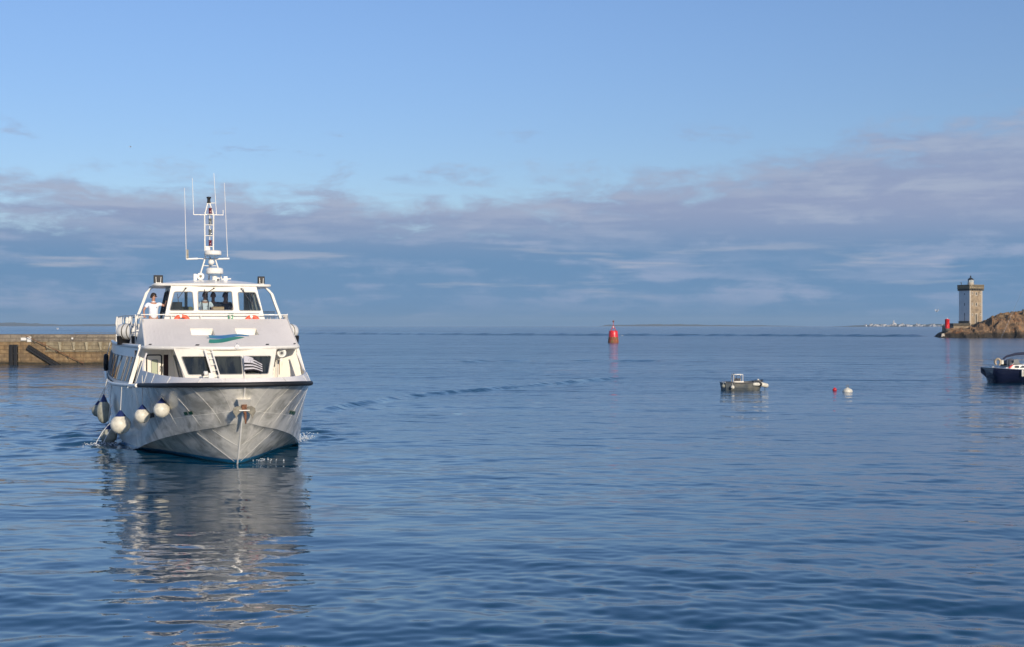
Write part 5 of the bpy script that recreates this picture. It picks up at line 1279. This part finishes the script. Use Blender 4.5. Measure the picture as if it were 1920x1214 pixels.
mb = MB(); mb.tube([(ap[0], ap[1], zg1 - .2), (ap[0], ap[1], zg1 + .85)], .12, 6); mb.tube([(ap[0] - .45, ap[1], zg1 + .85), (ap[0] + .2, ap[1], zg1 + .7)], .07, 5); mb.build('aerial', 'darkgrey', lt)
ar = (cc[0] + 1.15, cc[1]); mb = MB(); mb.tube([(ar[0], ar[1], zg0), (ar[0], ar[1], zpx(522))], .05, 5); mb.build('lightning_rod', 'galv', lt)
# terrace under the tower
tt_ = thing('terrace_wall', 'low dark granite terrace wall at the foot of the lighthouse', 'wall', (0, 0, 0))
MB().hexa([(gx(1787, 428), 427.5, 1.5), (gx(1834, 428), 426.0, 1.5), (gx(1834, 428), 446, 1.5), (gx(1789, 428), 440, 1.5), (gx(1787, 428), 427.5, 4.02), (gx(1834, 428), 426.0, 4.1), (gx(1834, 428), 446, 4.1), (gx(1789, 428), 440, 4.02)]).build('wall', 'lhstone', tt_)
MB().hexa([(gx(1786, 428), 427.2, 3.98), (gx(1816, 428), 426.2, 4.02), (gx(1816, 428), 432, 4.02), (gx(1788, 428), 433, 3.98), (gx(1786, 428), 427.2, 4.72), (gx(1816, 428), 426.2, 4.72), (gx(1816, 428), 432, 4.72), (gx(1788, 428), 433, 4.72)]).build('coping', 'lhdark', tt_)
# red beacon on the tip
bc = thing('red_beacon', 'small red cylindrical beacon on the outer end of the rocks', 'beacon', (gx(1776, 418), 418, 2.85))
MB().lathe([(.9, -2.4), (.9, .2)], (0, 0, 0), (0, 0, 1), 24).build('base', 'lhdark', bc)
MB().lathe([(.74, .15), (.74, 2.95), (.80, 3.0), (.80, 3.15), (.5, 3.2), (.3, 3.3)], (0, 0, 0), (0, 0, 1), 24).build('drum', 'red', bc)
MB().lathe([(.12, 3.25), (.12, 3.6), (.02, 3.65)], (0, 0, 0), (0, 0, 1), 10).build('lamp', 'white', bc)
bw = thing('white_boulder', 'pale painted rock at the foot of the red beacon', 'rock', (gx(1768.5, 413), 413, .9))
MB().add([(-.6, 0, -.5), (.5, -.1, -.5), (.7, .6, -.5), (-.5, .7, -.5), (-.35, .1, .45), (.35, .05, .55), (.4, .5, .4), (-.3, .5, .5)], [(3, 2, 1, 0), (4, 5, 6, 7), (0, 1, 5, 4), (1, 2, 6, 5), (2, 3, 7, 6), (3, 0, 4, 7)]).build('boulder', 'quoin', bw)
pl = thing('marker_post', 'dark marker post on the headland skyline at the right edge', 'post', (gx(1917.6, 424), 424, rock_h(gx(1917.6, 424), 424) - .3))
mb = MB(); mb.tube([(0, 0, 0), (0, 0, 2.4)], .14, 7); mb.box(-.35, .5, -.05, .05, .9, 1.5); mb.build('post', 'darkgrey', pl)

# ============================================================ FAR LAND
def hills(name, Yc, ctrl, depth, m, seed):
    """long low ridge; ctrl = [(px, height in m)]"""
    mb = MB(); rows = []
    for j in range(7):
        e = j / 6; prof_ = math.sin(math.pi * (.0 + e)) ** .8
        row = []
        for (p0, h0), (p1, h1) in zip(ctrl, ctrl[1:]):
            n = max(2, int(abs(p1 - p0) / 4))
            for k in range(n):
                f = k / n; px = p0 + (p1 - p0) * f; h = h0 + (h1 - h0) * f
                h *= .85 + .4 * mnoise.noise(Vector((px * .05, j * .5, seed))) + .25 * mnoise.noise(Vector((px * .3, j, seed)))
                row.append((gx(px, Yc), Yc - depth / 2 + depth * e, max(0, h) * prof_ - .3))
        rows.append(row)
    mb.grid(rows); o = mb.build(name, m, None, fix=False); o['kind'] = 'structure'; return o
M['land'] = mat('distant_land', (.085, .075, .05), .95, col2=(.05, .055, .03), vscale=.01)
hills('hills', 8900, [(-260, 15), (-120, 34), (0, 28), (60, 19), (130, 13), (190, 18), (235, 14), (300, 3), (340, 0)], 500, 'land', 1)
hills('hills', 8800, [(1125, 0), (1140, 12), (1170, 11), (1210, 16), (1260, 18), (1320, 12), (1400, 8), (1480, 3), (1520, 0)], 400, 'land', 5)
hills('hills', 5300, [(1570, 0), (1620, 7), (1680, 10), (1740, 11), (1800, 13), (1900, 15), (2100, 22), (2300, 0)], 420, 'land', 9)
# the white town
rr = random.Random(4); M['townwall'] = mat('town_render', (.62, .60, .57), .8); M['townroof'] = mat('slate', (.10, .11, .13), .7)
def house_mesh(w, d, h, hr):
    mb = MB(); mb.mat(0).hexa([(-w, -d, 0), (w, -d, 0), (w, d, 0), (-w, d, 0), (-w, -d, h), (w, -d, h), (w, d, h), (-w, d, h)])
    mb.add([(-w, -d, h), (-w, d, h), (-w, 0, h + hr)], [(0, 1, 2)]); mb.add([(w, -d, h), (w, d, h), (w, 0, h + hr)], [(0, 1, 2)])
    mb.mat(1).add([(-w * 1.04, -d * 1.1, h - .1), (w * 1.04, -d * 1.1, h - .1), (w * 1.04, 0, h + hr), (-w * 1.04, 0, h + hr), (w * 1.04, d * 1.1, h - .1), (-w * 1.04, d * 1.1, h - .1)], [(0, 1, 2, 3), (3, 2, 4, 5)])
    return mb
protos = [house_mesh(*q).build('white_house', ['townwall', 'townroof'], None, fix=False) for q in ((4.5, 3.5, 4.2, 1.8), (6.5, 3.6, 4.8, 2.0), (3.2, 3.2, 5.5, 1.8))]
used = set()
for k in range(84):
    q = rr.randrange(3); px = rr.uniform(1622, 1782) if k > 4 else rr.uniform(1622, 1660)
    row = rr.choice((0, 0, 1, 2)); Yh = 5095 + row * 36 + rr.uniform(-10, 10)
    o = protos[q] if q not in used else protos[q].copy()
    if q in used: COL.objects.link(o)
    used.add(q)
    o.location = (gx(px, Yh), Yh, .8 + row * 3.6 + rr.uniform(0, .8)); o.rotation_euler = (0, 0, rr.uniform(-.5, .9))
    s = rr.uniform(.45, .95); o.scale = (s, s, s)
    tag(o, 'tiny white house in the distant town along the horizon', 'house', 'white houses of the far town')
ch = thing('church', 'taller white church standing out above the distant white houses', 'church', (gx(1677, 5160), 5160, 7), 0)
mb = MB(); mb.hexa([(-7, -4, 0), (6, -4, 0), (6, 4, 0), (-7, 4, 0), (-7, -4, 8), (6, -4, 8), (6, 4, 8), (-7, 4, 8)]); mb.build('nave', 'townwall', ch)
MB().lathe([(2.8, 0), (2.8, 13), (.05, 19)], (-4, -3, 0), (0, 0, 1), 4, smooth=False).build('spire', 'townwall', ch)

# ============================================================ BIRDS
def gull(label, px, py, Yg, span, rz, flap, sit=False):
    t = thing('gull', label, 'bird', (gx(px, Yg), Yg, CAMH + (611 - py) * Yg / 2400), rz, 'gulls over the water'); s = span / 1.3
    V = [((0, 0, 0), .05), ((.16 * 1, 0, .0), .075), ((.34, 0, .02), .05), ((.42, 0, .04), .042), ((.48, 0, .04), .02), ((-.16, 0, 0), .02)]
    V = [(tuple(c * s for c in p), r * s) for p, r in V]
    skin('body', V, [(0, 1), (1, 2), (2, 3), (3, 4), (0, 5)], 'gullwhite', t, sub=1)
    MB().lathe([(.012 * s, 0), (.002 * s, .06 * s)], (.49 * s, 0, .035 * s), (1, 0, -.1), 6).build('beak', mat('beak', (.6, .35, .05), .5), t)
    for sg_ in (-1, 1):
        if sit:
            P = [(.22, .05, .06), (.05, .075, .05), (-.22, .02, .04), (-.02, .06, -.01)]
            MB().add([(x * s, sg_ * y * s, z * s) for x, y, z in P] + [(x * s, sg_ * (y - .02) * s, z * s) for x, y, z in P], [(0, 1, 2, 3), (7, 6, 5, 4), (0, 4, 5, 1), (1, 5, 6, 2), (2, 6, 7, 3), (3, 7, 4, 0)]).build('wing', 'gullgrey', t)
        else:
            z1, z2 = .28 * flap, .22 * flap
            P = [(.22, .04, .03), (.26, .32, z1), (.10, .65, z2), (.02, .62, z2), (.04, .30, z1), (.0, .04, .03)]
            a = [(x * s, sg_ * y * s, z * s) for x, y, z in P]; b = [(x, y, z - .012 * s) for x, y, z in a]; n = len(a)
            MB().add(a + b, [tuple(range(n)), tuple(range(2 * n - 1, n - 1, -1))] + [(i, (i + 1) % n, n + (i + 1) % n, n + i) for i in range(n)]).build('wing', 'gullgrey', t)
M['gullwhite'] = mat('gull_white', (.80, .80, .78), .7); M['gullgrey'] = mat('gull_wing', (.62, .64, .66), .7, vary=.1)
gull('white gull flying low to the left of the lighthouse', 1757.5, 585, 250, 1.3, R(120), 1.6)
gull('distant gull gliding high over the left part of the bay', 246, 276, 260, 1.2, R(200), .5)
gull('white gull skimming the sea above the pier', 109, 617.5, 300, 1.4, R(170), 1.0)
gull('white gull resting on the water right of the red channel buoy', 1166, 629.5, 500, 1.5, R(20), 0, True)

# ============================================================ HAZE
HZ = bpy.data.materials.new('sea_haze'); HZ.use_nodes = True; t_ = HZ.node_tree; t_.nodes.clear()
pv = t_.nodes.new('ShaderNodeVolumePrincipled'); pv.inputs['Density'].default_value = 7.0e-5; pv.inputs['Color'].default_value = (.66, .84, 1.0, 1)
pv.inputs['Anisotropy'].default_value = .0
oo = t_.nodes.new('ShaderNodeOutputMaterial'); t_.links.new(pv.outputs[0], oo.inputs['Volume'])
hz_o = MB().box(-9800, 9800, -9800, 9800, -4, 60).build('haze', HZ, None, fix=True); hz_o['kind'] = 'stuff'
S.cycles.volume_bounces = 0
